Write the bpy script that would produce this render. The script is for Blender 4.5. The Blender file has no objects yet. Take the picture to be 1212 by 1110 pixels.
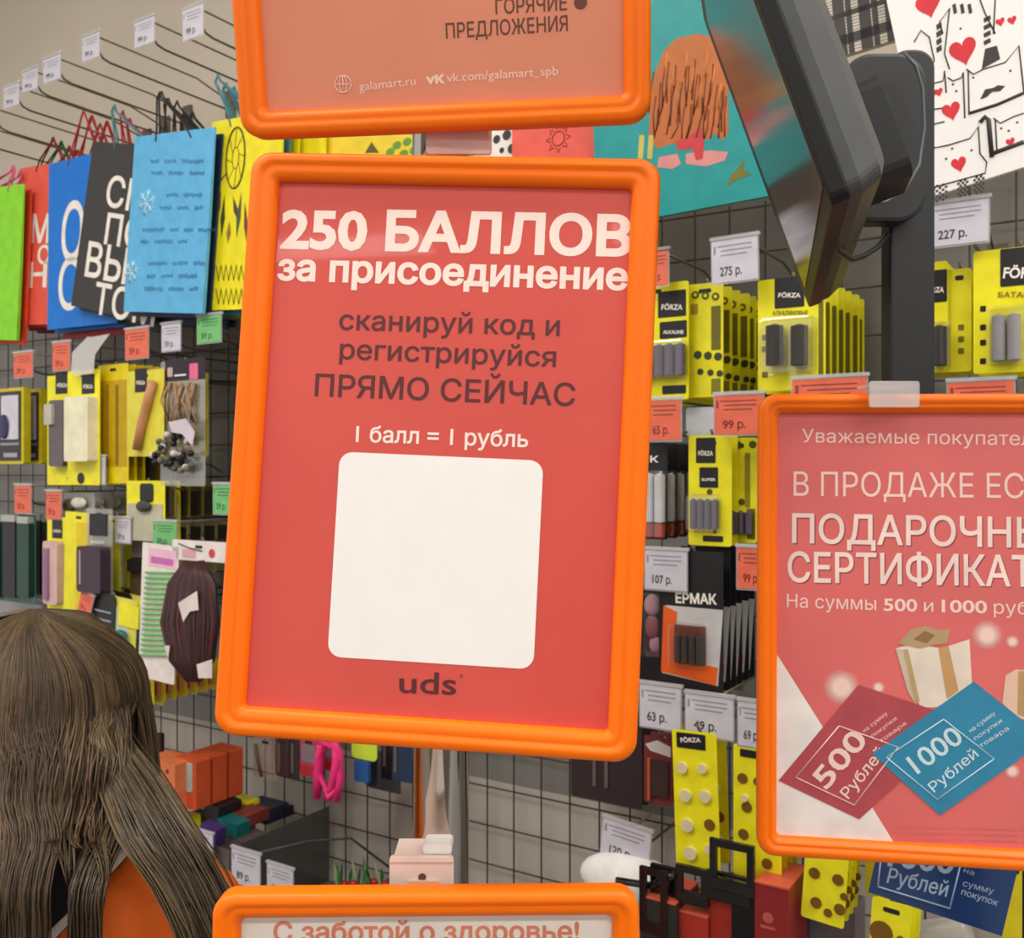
import bpy, bmesh, math, random
from mathutils import Vector, Matrix
R_ = random.Random(7)
sc = bpy.context.scene
C = sc.collection
# ------------------------------------------------------------------ camera, world, light, exposure
FP = 1150.0; CX, CY = 606.0, 555.0
CAM = Vector((0, 0, 1.7))
cd = bpy.data.cameras.new('camera'); cam = bpy.data.objects.new('camera', cd); C.objects.link(cam)
cam.location = CAM; cam.rotation_euler = (math.pi/2, 0, 0)
cd.sensor_fit = 'HORIZONTAL'; cd.sensor_width = 36; cd.lens = FP/1212*36
cd.clip_start = 0.02; cd.clip_end = 60
cd.dof.use_dof = True; cd.dof.focus_distance = 0.56; cd.dof.aperture_fstop = cd.lens/1.5
sc.camera = cam
w = bpy.data.worlds.new('world'); sc.world = w; w.use_nodes = True
w.node_tree.nodes['Background'].inputs[0].default_value = (1.0, 0.97, 0.93, 1)
w.node_tree.nodes['Background'].inputs[1].default_value = 0.86
def area(name, loc, rot, sx, sy, power, col=(1, 0.96, 0.9)):
    l = bpy.data.lights.new(name, 'AREA'); l.shape = 'RECTANGLE'; l.size = sx; l.size_y = sy; l.energy = power; l.color = col
    o = bpy.data.objects.new(name, l); C.objects.link(o); o.location = loc; o.rotation_euler = rot
    return o
LAMPS = [(-1.6, -0.9), (0.5, -0.9), (2.2, -0.9), (-1.6, -2.9), (0.5, -2.9), (2.2, -2.9), (-2.2, 0.7), (-0.9, 0.3), (1.1, 0.25)]  # last two are unseen lamps added to brighten the wall of goods
for (x, y) in LAMPS:
    area('ceiling_lamp_light', (x, y, 3.12), (0, 0, 0), 1.3, 0.25, 16)
sc.view_settings.view_transform = 'Standard'; sc.view_settings.look = 'None'
sc.view_settings.exposure = -0.1; sc.view_settings.gamma = 1.0; sc.view_settings.use_curve_mapping = False

# ------------------------------------------------------------------ materials
def lin(c):
    c = c/255.0
    return c/12.92 if c <= 0.04045 else ((c+0.055)/1.055)**2.4
def rgb(r, g, b): return (lin(r), lin(g), lin(b), 1)
MC = {}
def M(r, g, b, rough=0.45, metal=0.0, var=0.06, scale=40, spec=0.4, coat=0.0):
    k = (r, g, b, rough, metal, var, scale, spec, coat)
    if k in MC: return MC[k]
    m = bpy.data.materials.new('mat_%d_%d_%d' % (r, g, b)); m.use_nodes = True
    nt = m.node_tree; p = nt.nodes['Principled BSDF']
    tc = nt.nodes.new('ShaderNodeTexCoord'); nz = nt.nodes.new('ShaderNodeTexNoise'); nz.inputs['Scale'].default_value = scale
    nz.inputs['Detail'].default_value = 3
    rp = nt.nodes.new('ShaderNodeValToRGB'); base = rgb(r, g, b)
    lo = tuple(x*(1-var*1.5) for x in base[:3])+(1,); hi = tuple(min(1, x*(1+var*1.5)) for x in base[:3])+(1,)
    rp.color_ramp.elements[0].position = 0.3; rp.color_ramp.elements[1].position = 0.7
    rp.color_ramp.elements[0].color = lo; rp.color_ramp.elements[1].color = hi
    nt.links.new(tc.outputs['Object'], nz.inputs['Vector']); nt.links.new(nz.outputs['Fac'], rp.inputs['Fac'])
    nt.links.new(rp.outputs['Color'], p.inputs['Base Color'])
    p.inputs['Roughness'].default_value = rough; p.inputs['Metallic'].default_value = metal
    p.inputs['Specular IOR Level'].default_value = spec; p.inputs['Coat Weight'].default_value = coat
    MC[k] = m; return m
def clear(name, col=(1, 1, 1), gloss=0.12, rough=0.12, milk=0.0, milkcol=(0.9, 0.9, 0.9)):
    if name in MC: return MC[name]
    m = bpy.data.materials.new(name); m.use_nodes = True; nt = m.node_tree; nt.nodes.clear()
    out = nt.nodes.new('ShaderNodeOutputMaterial'); t = nt.nodes.new('ShaderNodeBsdfTransparent'); g = nt.nodes.new('ShaderNodeBsdfGlossy')
    mx = nt.nodes.new('ShaderNodeMixShader'); t.inputs[0].default_value = (*col, 1); g.inputs['Roughness'].default_value = rough
    mx.inputs[0].default_value = gloss
    nt.links.new(t.outputs[0], mx.inputs[1]); nt.links.new(g.outputs[0], mx.inputs[2]); last = mx
    if milk > 0:
        d = nt.nodes.new('ShaderNodeBsdfDiffuse'); d.inputs[0].default_value = (*milkcol, 1)
        m2 = nt.nodes.new('ShaderNodeMixShader'); m2.inputs[0].default_value = milk
        nt.links.new(mx.outputs[0], m2.inputs[1]); nt.links.new(d.outputs[0], m2.inputs[2]); last = m2
    nt.links.new(last.outputs[0], out.inputs[0]); MC[name] = m; return m
def glowdot():
    if 'dot' in MC: return MC['dot']
    m = bpy.data.materials.new('soft_printed_dot'); m.use_nodes = True; nt = m.node_tree; nt.nodes.clear()
    out = nt.nodes.new('ShaderNodeOutputMaterial'); t = nt.nodes.new('ShaderNodeBsdfTransparent'); d = nt.nodes.new('ShaderNodeBsdfDiffuse')
    d.inputs[0].default_value = rgb(240, 205, 195); mx = nt.nodes.new('ShaderNodeMixShader')
    tc = nt.nodes.new('ShaderNodeTexCoord'); gr = nt.nodes.new('ShaderNodeTexGradient'); gr.gradient_type = 'SPHERICAL'
    mp = nt.nodes.new('ShaderNodeMapping'); mp.inputs['Location'].default_value = (-1, -1, 0); mp.inputs['Scale'].default_value = (2, 2, 0)
    rp = nt.nodes.new('ShaderNodeValToRGB'); rp.color_ramp.elements[1].position = 0.6
    nt.links.new(tc.outputs['Generated'], mp.inputs[0]); nt.links.new(mp.outputs[0], gr.inputs[0]); nt.links.new(gr.outputs[0], rp.inputs[0])
    nt.links.new(rp.outputs[0], mx.inputs[0]); nt.links.new(t.outputs[0], mx.inputs[1]); nt.links.new(d.outputs[0], mx.inputs[2])
    nt.links.new(mx.outputs[0], out.inputs[0]); MC['dot'] = m; return m
def emis(name, col, s):
    m = bpy.data.materials.new(name); m.use_nodes = True; nt = m.node_tree; p = nt.nodes['Principled BSDF']
    p.inputs['Emission Color'].default_value = (*col, 1); p.inputs['Emission Strength'].default_value = s; return m
ORANGE = M(255, 116, 0, 0.36, var=0.02, spec=0.3)
YEL = M(244, 234, 30, 0.4); YEL2 = M(212, 196, 30, 0.4); OLIVE = M(150, 140, 30, 0.45)
BLACK = M(32, 31, 33, 0.4); DGREY = M(70, 70, 72, 0.5); WHITE = M(238, 234, 230, 0.5); GREY = M(160, 158, 160, 0.5)
STEEL = M(120, 112, 98, 0.35, 0.7); WIRE = M(72, 66, 58, 0.5, 0.3); INK = M(58, 50, 58, 0.6)
BLIST = clear('clear_blister', gloss=0.13, rough=0.15); HOLD = clear('clear_tag_holder', gloss=0.1, milk=0.35, milkcol=(0.75, 0.74, 0.78))
BAGF = clear('thin_clear_film', (0.9, 0.88, 0.84), gloss=0.16, rough=0.2, milk=0.12)
TAGW = M(205, 202, 212, 0.5); TAGO = M(236, 112, 84, 0.5); TAGG = M(118, 190, 118, 0.5)

# ------------------------------------------------------------------ frames: u right, v up, d towards the viewer
def ray(px, py): return Vector(((px-CX)/FP, 1.0, -(py-CY)/FP))
class Fr:
    def __init__(s, o, u, v, d): s.o, s.u, s.v, s.d = Vector(o), u.normalized(), v.normalized(), d.normalized()
    def L(s, px, py, off=0.0):
        r = ray(px, py); p0 = s.o+s.d*off; t = (p0-CAM).dot(s.d)/r.dot(s.d); q = CAM+r*t-s.o
        return (q.dot(s.u), q.dot(s.v))
    def mat(s):
        m = Matrix((s.u, s.v, s.d)).transposed().to_4x4(); m.translation = s.o; return m
    def W(s, u, v, d=0): return s.o+s.u*u+s.v*v+s.d*d
WA = math.radians(57.5)
WE = Vector((math.sin(WA), -math.cos(WA), 0)); WN = Vector((-math.cos(WA), -math.sin(WA), 0)); WZ = Vector((0, 0, 1))
WO = Vector((0.31, 1.35, 0))
def wf(px, py, h, roll=0.0, yaw=0.0):
    r = ray(px, py); t = (WO+WN*h-CAM).dot(WN)/r.dot(WN); o = CAM+r*t
    a = math.radians(roll); u = WE*math.cos(a)+WZ*math.sin(a); v = -WE*math.sin(a)+WZ*math.cos(a); d = WN
    if yaw:
        q = Matrix.Rotation(math.radians(yaw), 3, 'Z'); u, v, d = q@u, q@v, q@d
    return Fr(o, u, v, d)
def wallroot(): return Fr(WO, WE, WZ, WN)

# ------------------------------------------------------------------ mesh builder
class MB:
    def __init__(s): s.v = []; s.f = []; s.smooth = False
    def add(s, vs, fs):
        n = len(s.v); s.v += [tuple(x) for x in vs]; s.f += [tuple(i+n for i in f) for f in fs]; return s
    def box(s, u0, v0, d0, u1, v1, d1):
        vs = [(x, y, z) for z in (d0, d1) for y in (v0, v1) for x in (u0, u1)]
        return s.add(vs, [(0, 2, 3, 1), (4, 5, 7, 6), (0, 1, 5, 4), (2, 6, 7, 3), (0, 4, 6, 2), (1, 3, 7, 5)])
    def poly(s, pts, d0, d1=None):
        n = len(pts)
        if d1 is None: return s.add([(x, y, d0) for x, y in pts], [tuple(range(n))])
        vs = [(x, y, d0) for x, y in pts]+[(x, y, d1) for x, y in pts]
        return s.add(vs, [tuple(range(n))[::-1], tuple(range(n, 2*n))]+[(i, (i+1) % n, n+(i+1) % n, n+i) for i in range(n)])
    def rr(s, u0, v0, u1, v1, d0, d1=None, r=0.004, n=4):
        return s.poly(rrect(u0, v0, u1, v1, r, n), d0, d1)
    def disc(s, u, v, r, d0, d1=None, n=16, sx=1.0): return s.poly([(u+r*sx*math.cos(2*math.pi*i/n), v+r*math.sin(2*math.pi*i/n)) for i in range(n)], d0, d1)
    def tube(s, pts, r, n=6, cap=True):
        pts = [Vector(p) for p in pts]; rs = r if isinstance(r, (list, tuple)) else [r]*len(pts); rings = []; up = None
        for i, p in enumerate(pts):
            t = (pts[min(i+1, len(pts)-1)]-pts[max(i-1, 0)]).normalized()
            if up is None: up = Vector((0, 0, 1)) if abs(t.z) < 0.9 else Vector((0, 1, 0))
            a = t.cross(up)
            if a.length < 1e-4: a = t.orthogonal()
            a.normalize(); b = a.cross(t).normalized(); up = b
            rings.append([p+a*rs[i]*math.cos(2*math.pi*k/n)+b*rs[i]*math.sin(2*math.pi*k/n) for k in range(n)])
        vs = [q for ring in rings for q in ring]; fs = []
        for i in range(len(pts)-1):
            for k in range(n): fs.append((i*n+k, i*n+(k+1) % n, (i+1)*n+(k+1) % n, (i+1)*n+k))
        if cap: fs += [tuple(range(n))[::-1], tuple(range(len(vs)-n, len(vs)))]
        s.smooth = True; return s.add(vs, fs)
    def loft(s, loops, cap0=True, cap1=True):
        n = len(loops[0]); vs = [p for l in loops for p in l]; fs = []
        for i in range(len(loops)-1):
            for k in range(n): fs.append((i*n+k, i*n+(k+1) % n, (i+1)*n+(k+1) % n, (i+1)*n+k))
        if cap0: fs.append(tuple(range(n))[::-1])
        if cap1: fs.append(tuple(range(len(vs)-n, len(vs))))
        return s.add(vs, fs)
    def ell(s, c, rx, ry, rz, nu=14, nv=8):
        loops = []
        for j in range(1, nv):
            th = math.pi*j/nv
            loops.append([(c[0]+rx*math.sin(th)*math.cos(2*math.pi*k/nu), c[1]+ry*math.cos(th), c[2]+rz*math.sin(th)*math.sin(2*math.pi*k/nu)) for k in range(nu)])
        s.smooth = True; return s.loft(loops)
def rrect(u0, v0, u1, v1, r, n=4):
    out = []
    for (cx, cy, a0) in ((u1-r, v1-r, 0), (u0+r, v1-r, 90), (u0+r, v0+r, 180), (u1-r, v0+r, 270)):
        for i in range(n+1):
            a = math.radians(a0+90*i/n); out.append((cx+r*math.cos(a), cy+r*math.sin(a)))
    return out
TC = {}
from mathutils.geometry import delaunay_2d_cdt
def area2(p): return sum(p[i].x*p[(i+1) % len(p)].y-p[(i+1) % len(p)].x*p[i].y for i in range(len(p)))/2
def inside(q, p):
    c = False; n = len(p)
    for i in range(n):
        a, b_ = p[i], p[(i+1) % n]
        if (a.y > q.y) != (b_.y > q.y) and q.x < (b_.x-a.x)*(q.y-a.y)/(b_.y-a.y)+a.x: c = not c
    return c
def turns(q, p):
    w_ = 0; a = p[-1]
    for b_ in p:
        if a.y <= q.y < b_.y:
            if q.x < a.x+(q.y-a.y)*(b_.x-a.x)/(b_.y-a.y): w_ += 1
        elif b_.y <= q.y < a.y:
            if q.x < a.x+(q.y-a.y)*(b_.x-a.x)/(b_.y-a.y): w_ -= 1
        a = b_
    return w_
def grow(p, t, sgn):
    """move every point of a closed contour outwards by t (bold weight)"""
    out = []; n = len(p)
    for i in range(n):
        e0 = (p[i]-p[i-1]); e1_ = (p[(i+1) % n]-p[i])
        if e0.length < 1e-9 or e1_.length < 1e-9: out.append(p[i]); continue
        e0 = e0.normalized(); e1_ = e1_.normalized(); n0 = Vector((e0.y, -e0.x)); n1 = Vector((e1_.y, -e1_.x)); m_ = n0+n1
        if m_.length < 0.2: out.append(p[i]+n0*t*sgn); continue
        m_.normalize(); out.append(p[i]+m_*min(t/max(0.45, m_.dot(n0)), t*2)*sgn)
    return out
def contours(t):
    c = bpy.data.curves.new('t', 'FONT'); c.body = t; c.resolution_u = 3; c.fill_mode = 'NONE' if hasattr(c, 'fill_mode') else 'BOTH'
    o = bpy.data.objects.new('t', c); m = o.to_mesh(); vs = [Vector((v.co.x, v.co.y)) for v in m.vertices]; adj = {}
    for e in m.edges:
        adj.setdefault(e.vertices[0], []).append(e.vertices[1]); adj.setdefault(e.vertices[1], []).append(e.vertices[0])
    o.to_mesh_clear(); bpy.data.objects.remove(o); bpy.data.curves.remove(c)
    seen = set(); out = []
    for v0 in sorted(adj):
        if v0 in seen: continue
        lp = [v0]; seen.add(v0); cur = v0
        while True:
            nx = [k for k in adj[cur] if k not in seen]
            if not nx: break
            cur = min(nx) if len(lp) == 1 else nx[0]; seen.add(cur); lp.append(cur)
        p = [vs[k] for k in lp]; q = [p[0]]
        for k in p[1:]:
            if (k-q[-1]).length > 0.006: q.append(k)
        if (q[0]-q[-1]).length < 0.006: q.pop()
        if len(q) > 2: out.append(q)
    return out
def tmesh(t, bold):
    k = (t, bold)
    if k in TC: return TC[k]
    if 'H' not in TC:
        hv = [p for l in contours('H') for p in l]; TC['H'] = (min(v.y for v in hv), max(v.y for v in hv)-min(v.y for v in hv))
    y0, H = TC['H']; cs = contours(t); box = [(min(v.x for v in p), max(v.x for v in p), min(v.y for v in p), max(v.y for v in p)) for p in cs]
    def wind(q, cs, box):
        w_ = 0
        for p, bb in zip(cs, box):
            if bb[0] <= q.x <= bb[1] and bb[2] <= q.y <= bb[3]: w_ += turns(q, p)
        return w_
    G = []
    for p in cs:
        sg = 1
        for best in sorted(range(len(p)), key=lambda i: -(p[(i+1) % len(p)]-p[i]).length)[:12]:
            e = p[(best+1) % len(p)]-p[best]; nn = Vector((e.y, -e.x)).normalized()*0.002; md = (p[(best+1) % len(p)]+p[best])/2
            fl, fr_ = wind(md-nn, cs, box) != 0, wind(md+nn, cs, box) != 0
            if fl != fr_: sg = 1 if fl else -1; break
        G.append(grow(p, bold, sg))
    ed = []; allv = []
    for l in G: n = len(allv); ed += [(n+i, n+(i+1) % len(l)) for i in range(len(l))]; allv += [Vector((v.x, v.y)) for v in l]
    vs, _, of, _, _, _ = delaunay_2d_cdt(allv, ed, [], 0, 1e-5); fs = []
    gb = [(min(v.x for v in p), max(v.x for v in p), min(v.y for v in p), max(v.y for v in p)) for p in G]
    for tr in of:
        c_ = sum((vs[i] for i in tr), Vector((0, 0)))/len(tr)
        if wind(c_, G, gb): fs.append(tuple(tr))
    x0 = min(v.x for v in vs); x1 = max(v.x for v in vs)
    TC[k] = ([((v.x-x0)/(x1-x0), (v.y-y0)/H) for v in vs], fs, (x1-x0)/H); return TC[k]
def text(mb, t, L, Rr, cap, d, bold=0.0):
    vs, fs, _ = tmesh(t, bold); L = Vector(L); Rr = Vector(Rr); e = Rr-L; nrm = Vector((-e.y, e.x)).normalized()*cap
    mb.add([(*(L+e*x+nrm*y), d) for x, y in vs], fs); return mb
def ptext(mb, fr, t, pL, pR, cap, d, bold=0.0):
    a = Vector(fr.L(*pL)); b = Vector(fr.L(*pR)); e = Vector((pR[0]-pL[0], pR[1]-pL[1])).normalized(); c = Vector(fr.L(pL[0]+e.y*cap, pL[1]-e.x*cap))-a
    u = (b-a).normalized(); return text(mb, t, a, b, abs(c.x*u.y-c.y*u.x), d, bold)
def part(name, mb, mat, parent=None, bevel=0.0, smooth=None, fr=None, recalc=True, label=None):
    me = bpy.data.meshes.new(name); me.from_pydata(mb.v, [], mb.f)
    if recalc or bevel:
        bm = bmesh.new(); bm.from_mesh(me)
        if bevel:
            bmesh.ops.recalc_face_normals(bm, faces=bm.faces)
            bmesh.ops.bevel(bm, geom=[e for e in bm.edges if len(e.link_faces) == 2 and e.calc_face_angle(0) > 0.6], offset=bevel, segments=2, affect='EDGES', profile=0.6)
        bmesh.ops.recalc_face_normals(bm, faces=bm.faces); bm.to_mesh(me); bm.free()
    if smooth if smooth is not None else mb.smooth: me.shade_smooth()
    me.materials.append(mat)
    o = bpy.data.objects.new(name, me); C.objects.link(o)
    if parent: o.parent = parent
    elif fr: o.matrix_world = fr.mat()
    if label: o['label'] = label
    return o
def tag(o, label, cat, group=None):
    o['label'] = label; o['category'] = cat
    if group: o['group'] = group
    return o
def thing(name, label, cat, fr, group=None):
    o = bpy.data.objects.new(name, None); C.objects.link(o); o.empty_display_size = 0.02; o.matrix_world = fr.mat()
    return tag(o, label, cat, group)
def struct(o): o['kind'] = 'structure'; return o
def kids(o): return [c for c in C.objects if c.parent == o]
def copy_tree(o, delta, label=None, group=None):
    ch = kids(o)
    r = o.copy(); C.objects.link(r); r.location = o.location+delta
    if label: r['label'] = label
    if group: r['group'] = group
    for c in ch:
        gs = kids(c); k = c.copy(); C.objects.link(k); k.parent = r
        for g in gs:
            q = g.copy(); C.objects.link(q); q.parent = k
    return r

# ------------------------------------------------------------------ room shell
wr = wallroot()
b = MB(); b.box(-4.5, 0, -0.12, 3.2, 3.2, 0); wall = part('wall_back', b, M(206, 194, 178, 0.7, var=0.03, scale=3), fr=wr); struct(wall)
b = MB(); b.box(-6, -5, -0.1, 6, 6, 0); struct(part('floor', b, M(150, 145, 138, 0.35, var=0.05, scale=4)))
b = MB(); b.box(-6, -5, 3.2, 6, 6, 3.3); struct(part('ceiling', b, M(225, 222, 216, 0.8, var=0.02)))
b = MB(); b.box(-4.5, 1.2, 0.0, 3.2, 2.07, 0.006); part('dark_panel', b, M(128, 125, 120, 0.5, var=0.08, scale=6), wall)
b = MB(); b.box(-4.5, 0.25, 0.0, 3.2, 1.2, 0.006); part('light_panel', b, M(184, 176, 166, 0.5, var=0.06, scale=5), wall)
b = MB(); b.box(-4.5, 0.0, 0.0, 3.2, 0.1, 0.012); struct(part('baseboard_back', b, DGREY, fr=wr))
EM = emis('lamp_diffuser', (1, 0.96, 0.9), 4)
for i, (x, y) in enumerate(LAMPS):
    f = Fr((x, y, 3.2), Vector((1, 0, 0)), Vector((0, -1, 0)), Vector((0, 0, -1)))
    t = thing('ceiling_light', 'long white frosted ceiling light '+['above the left aisle', 'above the middle aisle', 'above the right aisle', 'farther back on the left', 'farther back in the middle', 'farther back on the right', 'above the woman', 'added above the checkout counter to brighten the wall, left', 'added above the checkout counter to brighten the wall, right'][i], 'light', f, 'ceiling lights of the aisle')
    b = MB(); b.box(-0.68, -0.15, 0, 0.68, 0.15, 0.05); part('housing', b, WHITE, t, bevel=0.005)
    b = MB(); b.box(-0.65, -0.12, 0.05, 0.65, 0.12, 0.058); part('diffuser', b, EM, t)
# wire grid: every wire its own part
gf = Fr(WO, WE, WZ, WN)
grid = thing('wire_grid', 'dark welded wire display grid across the lower wall behind the goods', 'grid', gf)
b = MB(); b.tube([(0, 0.62, 0.022), (0, 2.06, 0.022)], 0.0014, 5); wv = part('wire', b, WIRE, grid); wv.location.x = -2.7
for i in range(1, 70):
    c = wv.copy(); C.objects.link(c); c.location.x = -2.7+i*0.05
b = MB(); b.tube([(-2.72, 0, 0.0185), (0.78, 0, 0.0185)], 0.0014, 5); wh = part('wire', b, WIRE, grid); wh.location.y = 0.64
for i in range(1, 24):
    c = wh.copy(); C.objects.link(c); c.location.y = 0.64+i*0.0615
# counter (below the frame) carrying the poles
b = MB(); b.rr(-0.16, 0.40, 0.95, 0.86, 0.98, 1.02, 0.02); ctr = thing('checkout_counter', 'grey laminate checkout counter under the sign poles', 'counter', Fr((0, 0, 0), Vector((1, 0, 0)), Vector((0, 1, 0)), WZ))
part('worktop', b, M(150, 150, 152, 0.4), ctr)
b = MB(); b.box(-0.13, 0.43, 0.0, 0.92, 0.83, 0.98); part('cabinet', b, M(200, 198, 194, 0.5), ctr)

for gx, gy, gr, lb in ((-1.9, -1.2, .5, 'tall dark shelving unit with coloured boxes, added unseen for pole reflections, left'), (.2, -1.9, 0, 'tall dark shelving unit with coloured boxes, added unseen for pole reflections, middle'), (2.2, -1.1, -.5, 'tall dark shelving unit with coloured boxes, added unseen for pole reflections, right')):  # unseen units added to give the chrome pole dark, coloured reflections
    q_ = Matrix.Rotation(gr, 3, 'Z'); t = thing('reflection_shelving', lb, 'shelf', Fr((gx, gy, 0), q_@Vector((-1, 0, 0)), WZ, q_@Vector((0, 1, 0))))
    b = MB(); b.box(-.5, 0, -.02, .5, 2.0, 0); part('back_board', b, DGREY, t)
    for s_ in (-.5, .48): b = MB(); b.box(s_, 0, 0, s_+.02, 2.0, .35); part('side_board', b, DGREY, t)
    for k in range(5):
        b = MB(); b.box(-.48, .1+k*.42, 0, .48, .12+k*.42, .35); part('shelf_board', b, M(150, 146, 140), t)
        for j in range(6):
            c_ = [(190, 60, 50), (230, 200, 60), (60, 90, 140), (210, 206, 200), (70, 60, 56), (150, 90, 50)][(j*5+k*3) % 6]; b = MB(); b.box(-.46+j*.155, .12+k*.42, .05, -.33+j*.155, .12+k*.42+.2+.03*((j+k) % 4), .3); part('stocked_carton', b, M(*c_), t)
# ------------------------------------------------------------------ poster frames
def camvec(v): return Vector((v[0], -v[2], v[1]))
def pose(p):
    rx, ry, rz, x, y, Y = p
    Rm = Matrix.Rotation(rz, 3, 'Z')@Matrix.Rotation(rx, 3, 'X')@Matrix.Rotation(ry, 3, 'Y')
    return Fr(CAM+Vector((x, Y, y)), camvec(Rm@Vector((1, 0, 0))), camvec(Rm@Vector((0, 1, 0))), camvec(Rm@Vector((0, 0, 1))))
def poster_frame(label, p, W, H, inner, papermat, bw):
    f = pose(p); t = thing('poster_frame', label, 'sign', f)
    prof = [(0.0, -0.008), (0.0, 0.0015), (0.0006, 0.0035), (0.002, 0.0048), (0.0045, 0.0052), (0.006, 0.0050), (0.0072, 0.0036), (0.0085, 0.0034), (0.010, 0.0040),
            (bw-0.003, 0.0030), (bw-0.0012, 0.0018), (bw, -0.0005), (bw, -0.004)]
    loops = []
    for ins, d in prof:
        loops.append([(u, v, d) for u, v in rrect(-W/2+ins, -H/2+ins, W/2-ins, H/2-ins, max(0.0015, 0.012-ins*0.62), 6)])
    b = MB(); b.loft(loops, False, False); fo = part('frame', b, ORANGE, t, smooth=True, label='orange plastic snap frame')
    b = MB(); b.rr(-W/2+0.003, -H/2+0.003, W/2-0.003, H/2-0.003, -0.008, -0.0052, 0.008); part('back_plate', b, M(210, 205, 200, 0.5), t)
    b = MB(); b.box(-W/2+bw-0.001, -H/2+bw-0.001, -0.0052, W/2-bw+0.001, H/2-bw+0.001, -0.003); pp = part('poster', b, papermat, t)
    return f, t, pp
D0 = -0.003
f1, s1, pp1 = poster_frame('large tilted orange frame in the middle with the red 250 point loyalty poster', (-0.0574, -0.0851, -0.0502, -0.0411, 0.0121, 0.5383), 0.232, 0.3284, None, M(212, 80, 70, 0.38, var=0.03, scale=9, coat=0.15), 0.0155)
PW = M(250, 226, 216, 0.45, var=0.02); PD = M(92, 38, 40, 0.45, var=0.02)
b = MB(); ptext(b, f1, '250 БАЛЛОВ', (329.5, 290.5), (747, 300.3), 42, D0+0.0002, 0.036); part('white_headline', b, PW, pp1, recalc=False)
b = MB(); ptext(b, f1, 'за присоединение', (326, 329.2), (743, 341), 29, D0+0.0002, 0.032); part('white_subheadline', b, PW, pp1, recalc=False)
b = MB(); ptext(b, f1, '1 балл = 1 рубль', (419.5, 522), (624.5, 528.5), 18, D0+0.0002, 0.016); part('white_small_line', b, PW, pp1, recalc=False)
for (tt_, pl, pr, cp) in (('сканируй код и', (399.5, 388.5), (662, 396), 22), ('регистрируйся', (400, 423.3), (657.5, 433), 22), ('ПРЯМО СЕЙЧАС', (370.5, 467.5), (680, 479.5), 24.5), ('uds', (471, 820.5), (539, 823), 25)):
    b = MB(); ptext(b, f1, tt_, pl, pr, cp, D0+0.0002, 0.012); part('dark_text_line', b, PD, pp1, recalc=False)
b = MB(); b.disc(*f1.L(545, 801), 0.001, D0+0.0002, n=10); part('small_mark', b, M(150, 70, 66), pp1, recalc=False)
q = [f1.L(*p) for p in ((399.5, 534.7), (641, 544), (633, 792), (387, 779))]
u0 = (q[0][0]+q[3][0])/2; u1 = (q[1][0]+q[2][0])/2; v1 = (q[0][1]+q[1][1])/2; v0 = (q[2][1]+q[3][1])/2
b = MB(); b.rr(u0, v0, u1, v1, D0+0.0002, None, 0.0075, 6); part('white_square', b, M(244, 240, 238, 0.45, var=0.01), pp1, recalc=False)

f2, s2, pp2 = poster_frame('upper orange frame with hazy peach poster, cut by the top of the photo', (0.1664, -0.0923, 0.0248, -0.0425, 0.3334, 0.5224), 0.232, 0.2901, None, M(222, 138, 108, 0.4, var=0.04, scale=8), 0.0145)  # washed-out look of glass haze is put into the peach poster colour
P2D = M(105, 60, 50, 0.5, var=0.02); P2W = M(246, 205, 190, 0.5, var=0.02)
b = MB(); ptext(b, f2, 'ГОРЯЧИЕ', (586, 15), (671, 10), 17, D0+0.0002, 0.01); ptext(b, f2, 'ПРЕДЛОЖЕНИЯ', (527, 44), (672, 34.5), 17, D0+0.0002, 0.01)
part('dark_lines', b, P2D, pp2, recalc=False)
b = MB(); b.disc(*f2.L(687, 1), 0.0036, D0+0.0002); part('dark_dot', b, P2D, pp2, recalc=False)
b = MB(); ptext(b, f2, 'galamart.ru', (424, 106), (491, 98.8), 10, D0+0.0002); ptext(b, f2, 'vk.com/galamart_spb', (528, 95.5), (660.5, 87), 10, D0+0.0002, 0.004)
part('web_line', b, P2W, pp2, recalc=False)
b = MB(); c0 = f2.L(404.5, 98.5)
for (sx, r) in ((1, 0.0046), (0.45, 0.0046)):
    b.tube([(c0[0]+r*sx*math.cos(a), c0[1]+r*math.sin(a), D0+0.0003) for a in [2*math.pi*i/24 for i in range(25)]], 0.0003, 4)
b.tube([(c0[0]-0.0046, c0[1], D0+0.0003), (c0[0]+0.0046, c0[1], D0+0.0003)], 0.0003, 4); b.tube([(c0[0], c0[1]-0.0046, D0+0.0003), (c0[0], c0[1]+0.0046, D0+0.0003)], 0.0003, 4)
part('globe_mark', b, P2W, pp2)
b = MB(); ptext(b, f2, 'vк', (503, 98), (526, 96.5), 12, D0+0.0002, 0.04); part('network_mark', b, P2W, pp2, recalc=False)

f3, s3, pp3 = poster_frame('lowest orange frame with white poster, showing only its top edge', (-0.0393, 0.0107, 0.0041, -0.046, -0.3885, 0.5247), 0.232, 0.3175, None, M(226, 218, 210, 0.45, var=0.02), 0.0145)
b = MB(); ptext(b, f3, 'С заботой о здоровье!', (322, 1117), (686, 1116), 22, D0+0.0002, 0.022); part('printed_line', b, M(214, 126, 100), pp3, recalc=False)

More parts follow.
